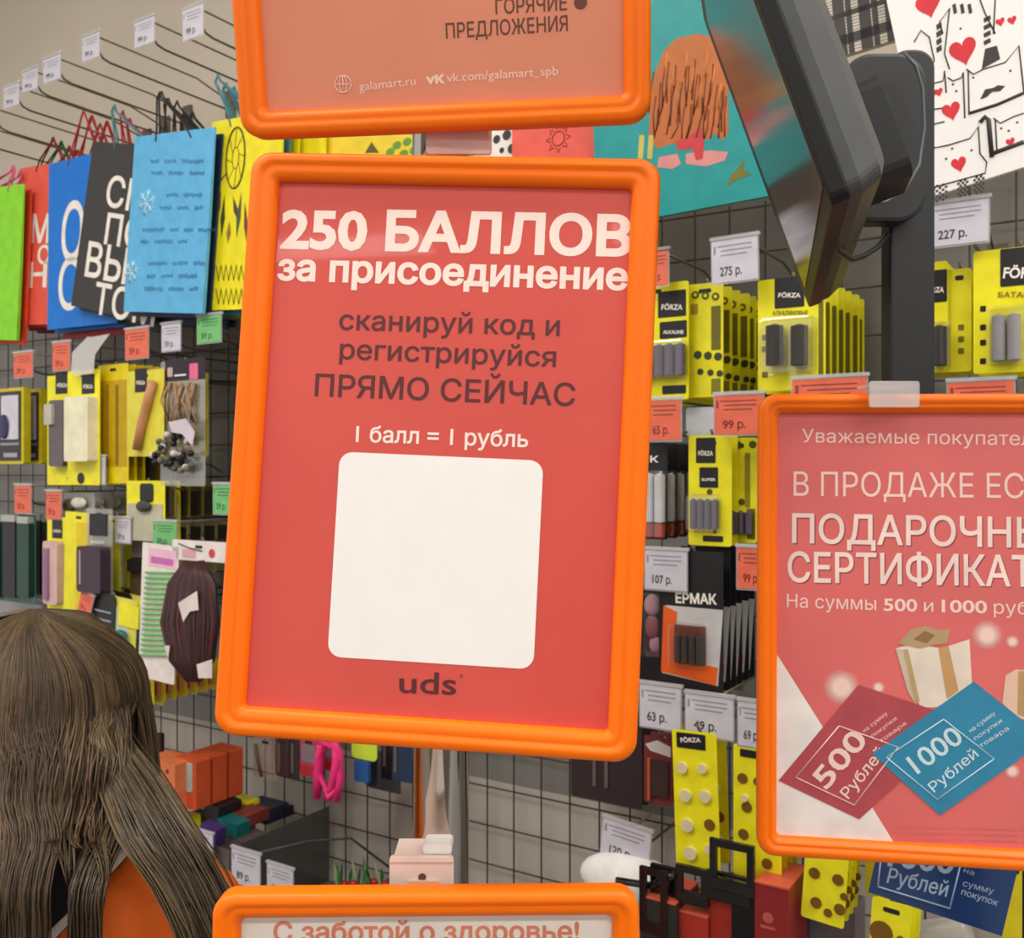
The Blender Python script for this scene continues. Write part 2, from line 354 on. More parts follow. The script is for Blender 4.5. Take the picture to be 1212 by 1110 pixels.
f4, s4, pp4 = poster_frame('right orange frame with pink gift certificate poster clipped to the black post', (-0.0436, -0.1369, -0.015, 0.2926, -0.1114, 0.6862), 0.232, 0.330, None, M(218, 106, 104, 0.4, var=0.06, scale=7, coat=0.1), 0.0135)
P4 = M(240, 208, 198, 0.45, var=0.02)
def flat(name, fr, pts, d, mat, par): b = MB(); b.poly([fr.L(*p) for p in pts], d); return part(name, b, mat, par, recalc=False)
def lined(name, fr, pts, d, r, mat, par, closed=True):
    q = [(*fr.L(*p), d) for p in pts]
    b = MB()
    for i in range(len(q) if closed else len(q)-1): b.tube([q[i], q[(i+1) % len(q)]], r, 4)
    return part(name, b, mat, par)
flat('white_corner', f4, [(917, 770), (972, 857), (1060, 1000), (917, 999)], D0+0.0001, M(232, 226, 222), pp4)
# bokeh + gifts + cards (flat print)
for (x, y, r) in ((997, 814, 22), (1170, 752, 18), (1041, 814.5, 8), (1200, 760, 8), (1200, 914, 9), (1105, 806, 5)):
    c0 = f4.L(x, y); rr = r*0.686/1150; b = MB(); b.disc(c0[0], c0[1], rr, D0+0.0002, n=20); part('soft_dot', b, glowdot(), pp4, recalc=False)
flat('gift_box', f4, [(1061, 768), (1083, 762), (1115, 768), (1149, 757), (1152, 812), (1110, 838), (1092, 838), (1075, 815)], D0+0.0003, M(226, 212, 196), pp4)
flat('gift_side', f4, [(1061, 768), (1072, 770), (1086, 836), (1076, 820)], D0+0.0004, M(200, 182, 160), pp4)
flat('ribbon', f4, [(1112, 768), (1124, 765), (1136, 818), (1122, 828)], D0+0.0004, M(196, 152, 100), pp4)
flat('ribbon', f4, [(1070, 769), (1076, 769), (1090, 832), (1083, 828)], D0+0.0005, M(186, 160, 112), pp4)
flat('bow', f4, [(1064, 762), (1078, 746), (1098, 741), (1112, 746), (1126, 744), (1122, 762), (1106, 764), (1090, 768)], D0+0.0005, M(178, 150, 110), pp4)
flat('bow', f4, [(1082, 757), (1096, 747), (1108, 752), (1098, 762)], D0+0.0006, M(140, 104, 70), pp4)
flat('gift_box', f4, [(1192, 800), (1204, 793), (1240, 795), (1240, 860), (1206, 850), (1188, 833)], D0+0.0003, M(224, 188, 164), pp4)
flat('ribbon', f4, [(1207, 795), (1216, 795), (1216, 850), (1206, 846)], D0+0.0004, M(180, 146, 100), pp4)
flat('red_card', f4, [(1017, 811), (1110, 842), (1090, 905), (1018, 971), (922, 925)], D0+0.0004, M(176, 74, 82), pp4)
lined('card_border', f4, [(994, 860), (1064, 885), (1012, 954), (942.5, 921)], D0+0.0005, 0.0004, P4, pp4)
b = MB(); ptext(b, f4, '500', (979, 936), (1029, 877), 24, D0+0.0006, 0.02); ptext(b, f4, 'Рублей', (1005, 947), (1050, 892), 13, D0+0.0006, 0.01)
for k in range(3): ptext(b, f4, ['на сумму', 'покупки', 'товара'][k], (1024+k*10, 868+k*6), (1052+k*11, 846+k*6), 4.5, D0+0.0006)
part('red_card_print', b, P4, pp4, recalc=False)
flat('blue_card', f4, [(1154, 807), (1237, 873), (1205, 902), (1114, 966), (1033, 893)], D0+0.0007, M(48, 132, 168), pp4)
lined('card_border', f4, [(1118, 852), (1178, 899), (1110.5, 947), (1050, 897)], D0+0.0008, 0.0004, M(190, 220, 230), pp4)
b = MB(); ptext(b, f4, '1000', (1087, 917), (1143, 877), 23, D0+0.0009, 0.012); ptext(b, f4, 'Рублей', (1107, 939), (1160, 895), 12, D0+0.0009, 0.006)
for k in range(3): ptext(b, f4, ['на сумму', 'покупки', 'товара'][k], (1150+k*6, 868+k*9), (1180+k*8, 846+k*9), 5, D0+0.0009)
part('blue_card_print', b, M(200, 224, 232), pp4, recalc=False)
b = MB(); ptext(b, f4, 'Уважаемые покупатели!', (950, 523), (1245, 527), 15, D0+0.0002); ptext(b, f4, 'В ПРОДАЖЕ ЕСТЬ', (940, 586.5), (1262, 590), 27, D0+0.0002)
part('thin_lines', b, P4, pp4, recalc=False)
b = MB(); ptext(b, f4, 'ПОДАРОЧНЫЕ', (938, 642), (1270, 649), 32, D0+0.0002, 0.014); ptext(b, f4, 'СЕРТИФИКАТЫ', (933, 688.5), (1262, 695), 33, D0+0.0002, 0.014)
part('bold_lines', b, M(242, 214, 206), pp4, recalc=False)
b = MB(); ptext(b, f4, 'ПОДАРОЧНЫЕ', (939.5, 643.5), (1271.5, 650.5), 32, D0+0.0001, 0.014); ptext(b, f4, 'СЕРТИФИКАТЫ', (934.5, 690), (1263.5, 696.5), 33, D0+0.0001, 0.014)
part('drop_shadow_print', b, M(150, 72, 74), pp4, recalc=False)
b = MB(); ptext(b, f4, 'На суммы', (932, 719), (1038, 722.5), 15, D0+0.0002); ptext(b, f4, '500', (1047, 723), (1087, 724), 14, D0+0.0002, 0.02)
ptext(b, f4, 'и', (1095, 724), (1106, 724.3), 14, D0+0.0002); ptext(b, f4, '1000', (1116, 724.5), (1170, 726), 14, D0+0.0002, 0.02); ptext(b, f4, 'рублей', (1178, 726.5), (1262, 729), 15, D0+0.0002)
part('amount_line', b, P4, pp4, recalc=False)
b = MB()
for k in range(3): ptext(b, f4, 'подробности у продавцов магазина', (1062, 982+k*7), (1262, 986+k*7), 3, D0+0.0002)
part('fine_print', b, M(196, 110, 106), pp4, recalc=False)

# pole, clips, posts
def wpt(px, py, Y): return CAM+ray(px, py)*Y
CHROME = M(190, 185, 178, 0.12, 1.0, var=0.02)
pc = wpt(521.5, 555, 0.592)
t = thing('chrome_pole', 'polished chrome pole rising behind the three stacked orange frames', 'pole', Fr((pc.x, pc.y, 1.02), Vector((1, 0, 0)), Vector((0, 1, 0)), WZ))
b = MB(); b.tube([(0, 0, 0), (0, 0, 2.1)], 0.0172, 32); part('tube', b, CHROME, t)
b = MB(); b.tube([(0, 0, 0), (0, 0, 0.012)], 0.045, 32); part('base_flange', b, CHROME, t, bevel=0.001)
PINKC = clear('pink_tinted_clip', (0.95, 0.82, 0.78), 0.1, 0.2, milk=0.6, milkcol=(0.8, 0.55, 0.5))
CLC = clear('clear_clip', (0.95, 0.95, 0.95), 0.12, 0.15, milk=0.35, milkcol=(0.85, 0.8, 0.78))
fq = pose((-0.03, 0, 0, 0, 0, 0.545))
def clip(label, x0, y0, x1, y1, Y, mat, tab=None):
    f = Fr(wpt((x0+x1)/2, (y0+y1)/2, Y), Vector((1, 0, 0)), Vector((0, 0, 1)), Vector((0, -1, 0))); t = thing('frame_clip', label, 'clip', f)
    a = f.L(x0, y1); c = f.L(x1, y0); b = MB(); b.rr(a[0], a[1], c[0], c[1], -0.002, 0.001, 0.002); part('plate', b, mat, t, bevel=0.0004)
    b = MB(); b.box(a[0]+0.002, c[1]-0.003, -0.03, c[0]-0.002, c[1]-0.0015, -0.002); part('lug', b, mat, t)
    return f, t, a, c
clip('pinkish translucent clip between the upper and middle orange frames', 504, 150, 582, 183, 0.553, PINKC)
clip('clear plastic clip on the top edge of the gift certificate frame', 1029, 451, 1088, 482, 0.672, CLC)
f, t, a, c = clip('white plastic clip with a screw hole on top of the lowest frame', 461, 1013, 537, 1058, 0.548, M(236, 212, 202, 0.4))
b = MB(); b.disc(*f.L(500, 1037), 0.0022, 0.001, 0.0015); part('screw', b, M(110, 95, 90, 0.4, 0.5), t)
b = MB(); b.box(*f.L(462, 1021), 0.001, *f.L(536, 1019), 0.0014); part('ridge', b, M(200, 176, 166, 0.4), t)
b = MB(); b.rr(*f.L(483, 1056), *f.L(520, 1040), 0.001, 0.003, 0.001); part('tab', b, M(244, 190, 165, 0.4), t, label='peach gripping tab')
b = MB(); b.rr(*f.L(500, 1014), *f.L(534, 1003), -0.02, -0.004, 0.002); part('neck', b, WHITE, t)

# ------------------------------------------------------------------ monitor and post
POSTY = 0.74
BLKP = M(36, 38, 41, 0.42, var=0.05, scale=30); GLB = M(20, 20, 22, 0.12, var=0.02, spec=0.6); BEZ = M(24, 24, 25, 0.42, var=0.03, spec=0.25)
fp = Fr(wpt(1076, 300, POSTY), Vector((1, 0, 0)), WZ, Vector((0, -1, 0)))
post = thing('monitor_stand', 'black post with rounded top and bracket carrying the tilted monitor', 'stand', fp)
b = MB(); x0, y0 = fp.L(1054, 995); x1, y1 = fp.L(1107, 58); b.rr(x0, y0, x1, y1, -0.02, 0.0, 0.014, 6); part('upright', b, BLKP, post, bevel=0.002)
b = MB(); a = fp.L(998, 262, 0.02); c = fp.L(1098, 62, 0.02); b.rr(a[0], a[1], c[0], c[1], 0.0, 0.02, 0.022, 8); part('hinge_housing', b, BLKP, post, bevel=0.003)
b = MB(); xb = fp.L(1270, 990); b.box(x0, xb[1], -0.018, xb[0], xb[1]+0.03, 0.008); b.box(xb[0]-0.03, 1.02-fp.o.z, -0.018, xb[0], xb[1]+0.03, 0.008); part('foot_arm', b, BLKP, post, bevel=0.002)
b = MB(); b.rr(xb[0]-0.08, 1.02-fp.o.z, xb[0]+0.04, 1.03-fp.o.z, -0.05, 0.05, 0.003); part('foot', b, BLKP, post)
A = wpt(985, 242, 0.5); e1 = Vector((0.26, 0.966, 0)).normalized()
e2 = Vector((-0.335, 0, 0.94)); e2 = (e2-e1*e2.dot(e1)).normalized(); e3 = e1.cross(e2).normalized()
fm = Fr(A, e1, e2, -e3)   # u along the screen width (away), v up the screen, d out of the screen
mon = thing('customer_monitor', 'black tilted monitor seen almost edge on at the top, screen facing left', 'monitor', fm)
LW, LH = 0.335, 0.27
b = MB(); b.rr(0, 0, LW, LH, -0.010, 0, 0.006); part('front_bezel', b, BEZ, mon, bevel=0.0012)
b = MB(); b.rr(0.006, 0.012, LW-0.032, LH-0.018, 0, 0.0006, 0.003); part('screen_glass', b, M(84, 76, 72, 0.13, var=0.05, spec=0.22, scale=8), mon)
loops = [[(u, v, d) for u, v in rrect(0.001+i, 0.001+i, LW-0.001-i, LH-0.001-i, 0.008, 5)] for i, d in ((0, -0.010), (0.0, -0.0105), (0.0005, -0.017), (0.006, -0.029), (0.014, -0.034), (0.05, -0.038))]
b = MB(); b.loft([l for l in loops]); part('rear_shell', b, M(66, 68, 70, 0.45, var=0.06, scale=60), mon, smooth=False)
b = MB(); b.rr(0.13, 0.03, 0.19, 0.10, -0.07, -0.037, 0.01); part('mount_plate', b, BLKP, mon)
b = MB(); b.disc(0.03, 0.075, 0.0014, -0.026, -0.0355, n=10); part('case_screw', b, BLACK, mon)
cab = MB(); cab.tube([tuple(wpt(x, y, Y)) for x, y, Y in ((1070, 62, .70), (1084, 78, .70), (1092, 105, .70), (1094, 150, .70), (1088, 195, .70), (1070, 226, .69), (1048, 239, .69), (1030, 240, .68), (1012, 232, .66))], 0.0012, 8)
o = part('cable', cab, M(95, 100, 104, 0.3)); tag(o, 'thin grey cable looping round the monitor bracket', 'cable')
cab = MB(); cab.tube([tuple(wpt(x, y, Y)) for x, y, Y in ((1050, 278, .735), (1038, 293, .72), (1022, 303, .69), (1008, 307, .66), (992, 296, .62), (985, 270, .58))], 0.0021, 8)
o = part('cable', cab, BLACK); tag(o, 'thick black cable hanging under the monitor', 'cable')
# ------------------------------------------------------------------ hooks, price tags, packs, bags
ORD = ['nearest', 'second', 'third', 'fourth', 'fifth', 'sixth', 'seventh', 'eighth', 'ninth', 'tenth', 'eleventh', 'twelfth']
def words(t, n=16): return ' '.join(t.split()[:n])
def hook(x, y, h, desc, drop=0.036, upper=True, group=None):
    f0 = wf(x, y, h); f = Fr(f0.W(0, 0, -h), f0.u, f0.v, f0.d)
    t = thing('display_hook', words('brown wire hook '+desc), 'hook', f, group)
    b = MB(); b.tube([(0, -drop, 0.006), (0, -drop, h-0.03), (0, -drop+0.003, h-0.016), (0, -drop+0.016, h-0.004)], 0.0019, 6); part('lower_rod', b, STEEL, t)
    if upper:
        b = MB(); b.tube([(0, -drop*0.7, 0.006), (0, -drop*0.4, 0.025), (0, 0, 0.085), (0, 0, h+0.002)], 0.0016, 6); part('upper_rod', b, STEEL, t)
    b = MB(); b.box(-0.012, -drop-0.012, 0.0, 0.012, 0.004, 0.006); part('back_plate', b, STEEL, t)
    return t
def ptag(rect, h, mat, where, price=None, roll=0, mkhook=True, fine=True, group=None, pre=''):
    x0, y0, x1, y1 = rect; f = wf((x0+x1)/2, (y0+y1)/2, h, roll); cn = {id(TAGW): 'white', id(TAGO): 'orange', id(TAGG): 'green'}[id(mat)]
    t = thing('price_tag', (pre or cn+' price tag ')+where, 'price tag', f, group)
    ul = f.L(x0, (y0+y1)/2)[0]; ur = f.L(x1, (y0+y1)/2)[0]; vt = f.L((x0+x1)/2, y0)[1]; vb = f.L((x0+x1)/2, y1)[1]; W, H = ur-ul, vt-vb
    b = MB(); b.rr(ul-0.0015, vb-0.002, ur+0.0015, vt+0.004, 0.0, 0.0006, 0.0015); part('clear_holder', b, HOLD, t)
    b = MB(); b.box(ul, vb, 0.0008, ur, vt, 0.0012); lc = part('label_card', b, mat, t)
    b = MB(); b.box(ul-0.002, vt+0.001, -0.002, ur+0.003, vt+0.005, 0.003); part('clip_rail', b, HOLD if W > 0.03 else GREY, t, bevel=0.0006)
    if fine:
        b = MB()
        for k in range(3): b.box(ul+W*(0.2 if k else 0.12), vt-H*(0.12+0.11*k), 0.00125, ur-W*(0.12+0.1*(k == 2)), vt-H*(0.155+0.11*k), 0.0013)
        b.box(ul+W*0.04, vt-H*0.32, 0.00125, ul+W*0.09, vt-H*0.12, 0.0013)
        part('fine_print', b, M(150, 140, 150) if mat is TAGW else M(150, 72, 60) if mat is TAGO else M(60, 110, 66), lc)
        b = MB(); text(b, price or '99 р.', (ul+W*0.18, vb+H*0.16), (ul+W*0.66, vb+H*0.16), H*0.2, 0.0014, 0.02)
        part('price_print', b, INK if mat is TAGW else M(130, 40, 40) if mat is TAGO else M(40, 90, 50), lc, recalc=False)
    if mkhook: hook(x0*0.3+x1*0.7, y0, h-0.002, 'of the '+cn+' tag '+where)
    return f
def pack(name, label, cat, rect, h, mat, deco=(), depth=0.0012, stack=0, step=0.012, slabel=None, sgroup=None, mkhook=True, roll=0, yaw=0, jit=0.0, rad=0.003, hole=True):
    x0, y0, x1, y1 = rect; f = wf((x0+x1)/2, (y0+y1)/2, h, roll, yaw); t = thing(name, label, cat, f)
    ul = f.L(x0, (y0+y1)/2)[0]; ur = f.L(x1, (y0+y1)/2)[0]; vt = f.L((x0+x1)/2, y0)[1]; vb = f.L((x0+x1)/2, y1)[1]
    b = MB(); r = min(rad, (ur-ul)*0.3); b.rr(ul, vb, ur, vt, -depth, 0.0, r); cardo = part('card' if depth < 0.006 else 'box_body', b, mat, t)
    if hole and mkhook:
        b = MB(); um = (ul+ur)/2; b.rr(um-0.008 if ur-ul > 0.03 else um-0.004, vt-0.012, um+0.008 if ur-ul > 0.03 else um+0.004, vt-0.007, 0, 0.0003, 0.0015); part('hang_slot', b, BLACK, t)
    for dd in deco:
        nm, kd, m, a, c, e, g, d0, d1 = dd[:9]; opt = dd[9] if len(dd) > 9 else {}
        p0 = f.L((a), (c+g)/2); p1 = f.L(e, (c+g)/2); q0 = f.L((a+e)/2, c); q1 = f.L((a+e)/2, g)
        U0, U1, V1, V0 = p0[0], p1[0], q0[1], q1[1]; b = MB(); d0 += 0.0001; sm = None; bev = 0
        if kd == 'box': b.rr(U0, V0, U1, V1, d0, d1, min(opt.get('r', 0.0012), abs(U1-U0)*0.3, abs(V1-V0)*0.3), 3)
        elif kd == 'blister': b.rr(U0, V0, U1, V1, d0, d1, min(0.006, abs(U1-U0)*0.3), 4); bev = min(0.003, abs(d1-d0)*0.3)
        elif kd == 'cyl':
            n = opt.get('n', 1)
            for i in range(n):
                w_ = (U1-U0)/n; uc = U0+w_*(i+0.5); rr_ = w_*0.46; rz = min(rr_, abs(d1-d0)/2) if not opt.get('round') else rr_
                bb = MB(); lp = []
                for (vv, s_) in ((V0, 0.75), (V0+0.001, 1), (V1-0.002, 1), (V1-0.001, 0.45), (V1, 0.4)):
                    lp.append([(uc+rr_*s_*math.cos(2*math.pi*k/14), vv, d0+rz+rz*s_*math.sin(2*math.pi*k/14)) for k in range(14)])
                bb.loft(lp); part(nm, bb, m, t, smooth=False)
            continue
        elif kd == 'coins':
            for (cx, cy, cr) in opt['pts']:
                bb = MB(); q = f.L(cx, cy); bb.disc(q[0], q[1], cr, d0, d1, 14); part(nm, bb, m if len(opt['pts']) < 99 else m, t)
            continue
        elif kd == 'text':
            k = (Vector(p1)-Vector(p0)).length/max(1, abs(e-a)); text(b, opt['t'], f.L(a, g), f.L(e, g+opt.get('dy', 0)), V1-V0, d1, opt.get('b', 0.02))
            part(nm, b, m, cardo, recalc=False); continue
        elif kd == 'poly': b.poly([f.L(*p) for p in opt['pts']], d0, d1)
        elif kd == 'tube': b.tube([(*f.L(p[0], p[1]), d0+(d1-d0)*0.5) for p in opt['pts']], opt['rad'], 10)
        elif kd == 'ell': b.ell(((U0+U1)/2, (V0+V1)/2, (d0+d1)/2), abs(U1-U0)/2, abs(V1-V0)/2, abs(d1-d0)/2)
        part(nm, b, m, t, bevel=bev, label=opt.get('label'))
    for k in range(1, stack+1):
        dl = -WN*step*k+WE*R_.uniform(-jit, jit)+WZ*R_.uniform(-jit, jit)
        base = slabel or ('copy hanging behind the '+label.split(',')[0])
        if stack > 1: base = (ORD[k-1]+' '+base) if k < stack else ('rearmost '+base)
        copy_tree(t, dl, words(base), sgroup or (label.split(',')[0]+' stack'))
    if mkhook:
        hook((x0+x1)/2, y0+4, h+0.006, 'under the '+label.split(',')[0], drop=0.006, upper=False)
    return f, t
def bag(label, rect, h, mat, hmat, behind=(), roll=0, hx=None, hy=None, mkhook=False, hk=0.03, hooklab=None):
    """paper carrier bag hung by two cord handles; behind = materials of the bags hanging behind it on the same hook"""
    x0, y0, x1, y1 = rect; f = wf((x0+x1)/2, (y0+y1)/2, h, roll); out = None
    ul = f.L(x0, (y0+y1)/2)[0]; ur = f.L(x1, (y0+y1)/2)[0]; vt = f.L((x0+x1)/2, y0)[1]; vb = f.L((x0+x1)/2, y1)[1]
    ha = f.L(hx if hx else (x0+x1)/2, hy) if hy else ((ul+ur)/2, vt+0.07)
    for k, (m, hm, lb) in enumerate([(mat, hmat, label)]+list(behind)):
        g = Fr(f.W(R_.uniform(-.002, .002) if k else 0, -R_.uniform(0.002, 0.010)*min(k, 2), -0.016*k), f.u, f.v, f.d)
        t = thing('gift_bag', lb, 'gift bag', g)
        b = MB(); lp = []
        for v_, th, s_ in ((vb, 0.0055, 1), (vb+0.02, 0.006, 1), ((vb+vt)/2, 0.005, 1), (vt, 0.002, 1)):
            lp.append([(ul, v_, -th), (0.5*(ul+ur), v_, -th*1.1), (ur, v_, -th), (ur-0.0005, v_, -th*0.5), (ur, v_, 0), (0.5*(ul+ur), v_, 0.0002), (ul, v_, 0), (ul+0.0005, v_, -th*0.5)])
        b.loft(lp); body = part('bag_body', b, m, t)
        for s_, dd in ((1, 0.0), (-1, -0.006)):
            w_ = (ur-ul)*0.22; um = (ul+ur)/2
            b = MB(); ax, ay = ha; jx = R_.uniform(-0.004, 0.004)
            b.tube([(um-w_, vt-0.012, dd), (um-w_*0.8+(ax-um)*.2, vt+0.01, dd), (ax-0.006+jx, ay-0.01, -0.003), (ax+jx, ay, -0.003), (ax+0.006+jx, ay-0.01, -0.003), (um+w_*0.8+(ax-um)*.2, vt+0.01, dd), (um+w_, vt-0.012, dd)], 0.0016, 6)
            part('cord_handle', b, hm, t)
        if k == 0: out = (f, t, body, (ul, vb, ur, vt))
    if mkhook:
        q = f.W(ha[0], ha[1]+0.033, 0); g = Fr(q-f.d*h, WE, WZ, WN); hh = h+hk
        t = thing('display_hook', hooklab or words('brown wire hook carrying the '+label), 'hook', g)
        b = MB(); b.tube([(0, -0.036, 0.006), (0, -0.036, hh-0.03), (0, -0.033, hh-0.016), (0, -0.02, hh-0.004)], 0.0019, 6); part('lower_rod', b, STEEL, t)
        b = MB(); b.tube([(0, -0.026, 0.006), (0, -0.015, 0.025), (0, 0, 0.085), (0, 0, hh+0.002)], 0.0016, 6); part('upper_rod', b, STEEL, t)
        b = MB(); b.box(-0.012, -0.048, 0.0, 0.012, 0.004, 0.006); part('back_plate', b, STEEL, t)
    return out
def bprint(nm, B, fn, mat, d=0.0004, recalc=False):
    b = MB(); fn(b, B[0], d); return part(nm, b, mat, B[2], recalc=recalc)

# ---- upper left: bags on hooks, white tags on the hook tips
CORAL = M(236, 92, 74, 0.5); BLUE = M(10, 118, 214, 0.5); CHAR = M(58, 55, 54, 0.55); SKY = M(94, 178, 226, 0.45); LIME = M(140, 220, 40, 0.5); BYEL = M(240, 226, 20, 0.5)
RED = M(176, 36, 50, 0.5); DRED = M(120, 24, 34, 0.5); TEALC = M(70, 130, 140, 0.5); PINK = M(228, 96, 140, 0.5); GRN = M(30, 90, 50, 0.5); NAVY = M(36, 52, 84, 0.5)
CW = M(244, 236, 226, 0.5)
B1 = bag('lime green gift bag at the far left edge', (-40, 222, 24, 402), 0.24, LIME, PINK, [(M(235, 80, 40, 0.5), PINK, 'orange gift bag hidden behind the lime green one')], roll=-5, hx=14, hy=196)
B2 = bag('coral red gift bag with white letters', (20, 194, 92, 384), 0.215, CORAL, DRED, [(CORAL, GRN, 'second coral gift bag behind the lettered coral one'), (RED, RED, 'crimson gift bag at the back of the coral bags'), (DRED, RED, 'dark red gift bag rearmost behind the coral bags')], roll=-4, hx=62, hy=162)
B3 = bag('bright blue gift bag with tall white letters', (57, 184, 140, 386), 0.235, BLUE, RED, [(BLUE, RED, 'second blue gift bag behind the lettered blue one'), (RED, RED, 'red gift bag behind the blue bags'), (DRED, RED, 'dark red gift bag rearmost behind the blue bags')], roll=-1, hx=98, hy=130)
B4 = bag('charcoal black gift bag with white letters, hanging askew', (96, 170, 196, 376), 0.255, CHAR, TEALC, [(CHAR, RED, 'second charcoal gift bag behind the askew one'), (CHAR, RED, 'third charcoal gift bag behind the askew one')], roll=-13, hx=134, hy=124)
B5 = bag('light blue gift bag with handwriting and snowflakes', (153, 157, 247, 370), 0.285, SKY, BLACK, [(NAVY, BLACK, 'navy gift bag behind the light blue one'), (CHAR, BLACK, 'charcoal gift bag behind the light blue one'), (NAVY, BLACK, 'second navy gift bag behind the light blue one'), (CHAR, BLACK, 'rearmost charcoal bag behind the light blue one')], roll=-6, hx=188, hy=108)
B6 = bag('yellow gift bag with a dreamcatcher drawing', (246, 138, 330, 366), 0.265, BYEL, TEALC, [(TEALC, TEALC, 'teal gift bag behind the yellow dreamcatcher bag'), (BYEL, TEALC, 'second yellow bag behind the dreamcatcher bag'), (TEALC, TEALC, 'rearmost teal bag behind the dreamcatcher bag')], roll=-4, hx=256, hy=88)
bprint('lettering', B2, lambda b, f, d: (ptext(b, f, 'М', (36, 287), (58, 287), 31, d, .02), ptext(b, f, 'О', (44, 312), (59, 312), 20, d, .02), ptext(b, f, 'Н', (34, 340), (55, 339), 27, d, .02)), CW)
bprint('lettering', B3, lambda b, f, d: (ptext(b, f, 'О', (71, 308), (97, 308), 64, d, .01), ptext(b, f, 'Т', (100, 303), (114, 303), 60, d, .01), ptext(b, f, 'О', (68, 366), (95, 366), 56, d, .01)), CW)
bprint('lettering', B4, lambda b, f, d: (ptext(b, f, 'СП', (124, 243), (168, 252), 34, d, .015), ptext(b, f, 'ПО', (123, 288), (168, 296), 34, d, .015), ptext(b, f, 'ВЫ', (100, 326), (148, 336), 38, d, .015), ptext(b, f, 'ТОМ', (110, 370), (182, 386), 34, d, .015)), CW)
def squig(b, f, d):
    for (x0, x1, y) in ((178, 240, 191), (179, 240, 205), (197, 238, 231), (189, 240, 246), (169, 240, 272), (166, 225, 286), (176, 238, 312), (174, 233, 327), (171, 230, 342)):
        x = x0
        while x < x1:
            n = R_.randint(3, 7); pts = []
            for i in range(n*3): pts.append((*f.L(x+i*1.3, y+R_.uniform(-1, 1)+(2.4 if i % 2 else -2.4)), d))
            b.tube(pts, 0.00045, 4); x += n*3.9+5
bprint('handwriting', B5, squig, M(40, 90, 130), recalc=True)
def flake(b, f, d):
    for (cx, cy, r) in ((174, 240, 17), (156, 322, 14)):
        c = Vector(f.L(cx, cy)); rr_ = r*0.0013
        for k in range(6):
            a = k*math.pi/3+0.3; e = c+Vector((math.cos(a), math.sin(a)))*rr_; b.tube([(*c, d), (*e, d)], 0.0016, 4)
            for s_ in (-1, 1):
                m_ = c+(e-c)*0.55; q = m_+Vector((math.cos(a+s_*.8), math.sin(a+s_*.8)))*rr_*.4; b.tube([(*m_, d), (*q, d)], 0.001, 4)
bprint('snowflake', B5, flake, M(190, 225, 240), recalc=True)
def ring(b, f, d):
    c = Vector(f.L(279, 187)); rx = 0.021; ry = 0.047
    P = lambda a, k: (c.x+rx*k*math.cos(a), c.y+ry*k*math.sin(a), d)
    b.tube([P(2*math.pi*i/28, 1) for i in range(29)], 0.0015, 5); b.tube([P(2*math.pi*i/28, .35) for i in range(29)], 0.0007, 4)
    for k in range(8): b.tube([P(k*math.pi/4, 1), P(k*math.pi/4+.4, .35)], 0.0006, 4)
    b.tube([P(3.6, 1), (*f.L(257, 220), d)], 0.0012, 4)
bprint('dreamcatcher_ring', B6, ring, M(70, 66, 20), recalc=True)
for k, (x, y, x2, y2, cc) in enumerate(((262, 226, 256, 262, (150, 92, 30)), (266, 230, 262, 282, (60, 80, 40)), (276, 232, 282, 262, (90, 50, 40)), (286, 228, 280, 282, (60, 90, 50)), (290, 240, 293, 290, (120, 60, 40)), (272, 262, 270, 288, (160, 110, 40)))):
    def fe(b, f, d):
        p = Vector(f.L(x, y)); q = Vector(f.L(x2, y2)); n = Vector((-(q-p).y, (q-p).x)).normalized()*0.005; m_ = p+(q-p)*.55
        b.poly([tuple(p), tuple(m_+n), tuple(q), tuple(m_-n)], d+0.0001*k)
    bprint('feather', B6, fe, M(*cc))
bprint('scribble', B6, lambda b, f, d: [b.tube([(*f.L(256+i*3, y+(10 if i % 2 else -8)), d) for i in range(12)], 0.0012, 4) for y in (322, 350)], M(120, 110, 24), recalc=True)
for (x0, y0, x1, y1, h, wh) in ((5, 102, 23, 126, .29, 'leftmost on the hooks above the bags, over the lime bag'), (27, 84, 45, 107, .29, 'on the hook above the coral bag'), (52, 68, 72, 96, .29, 'on the hook above the blue bag'),
                            (98, 42, 118, 70, .30, 'on the hook above the charcoal bag'), (160, 24, 183, 53, .31, 'on the hook above the light blue bag'), (217, 9, 241, 45, .31, 'highest at upper left beside the top orange frame')):
    ptag((x0, y0, x1, y1), h, TAGW, wh, '99 р.')
for x, y, wh in ((-30, 146, 'lowest at the far left above the lime bag'), (-8, 128, 'low at the far left above the coral bag'), (300, -60, 'right of the highest white tag behind the top frame')):
    hook(x, y, 0.29, wh)

# ---- bags glimpsed between the two frames, teal, plaid and cat bags
bag('yellow gift bag with a black squared band, glimpsed between the frames', (300, 40, 384, 330), 0.22, BYEL, BLACK)
t_ = bag('yellow gift bag with green leaves, glimpsed between the frames', (384, 60, 500, 330), 0.21, M(238, 206, 40, .5), BLACK)
bprint('green_leaf', t_, lambda b, f, d: [b.disc(*f.L(x, y), 0.006, d, n=9, sx=1.4) for x, y in ((470, 172), (482, 168), (490, 178), (462, 180), (478, 182))], M(96, 150, 40))
bprint('dark_triangle', t_, lambda b, f, d: b.poly([f.L(432, 181), f.L(440, 168), f.L(449, 181)], d), M(90, 80, 20))
t_ = bag('white gift bag with black shapes, glimpsed between the frames', (560, 60, 614, 330), 0.22, CW, BLACK)
bprint('black_shape', t_, lambda b, f, d: [b.disc(*f.L(x, y), r, d, n=9) for x, y, r in ((588, 165, .006), (600, 160, .007), (606, 176, .007), (594, 178, .004))], BLACK)
t_ = bag('coral gift bag with a small sun, glimpsed between the frames', (606, 50, 704, 330), 0.235, M(232, 90, 74, .5), BLACK)
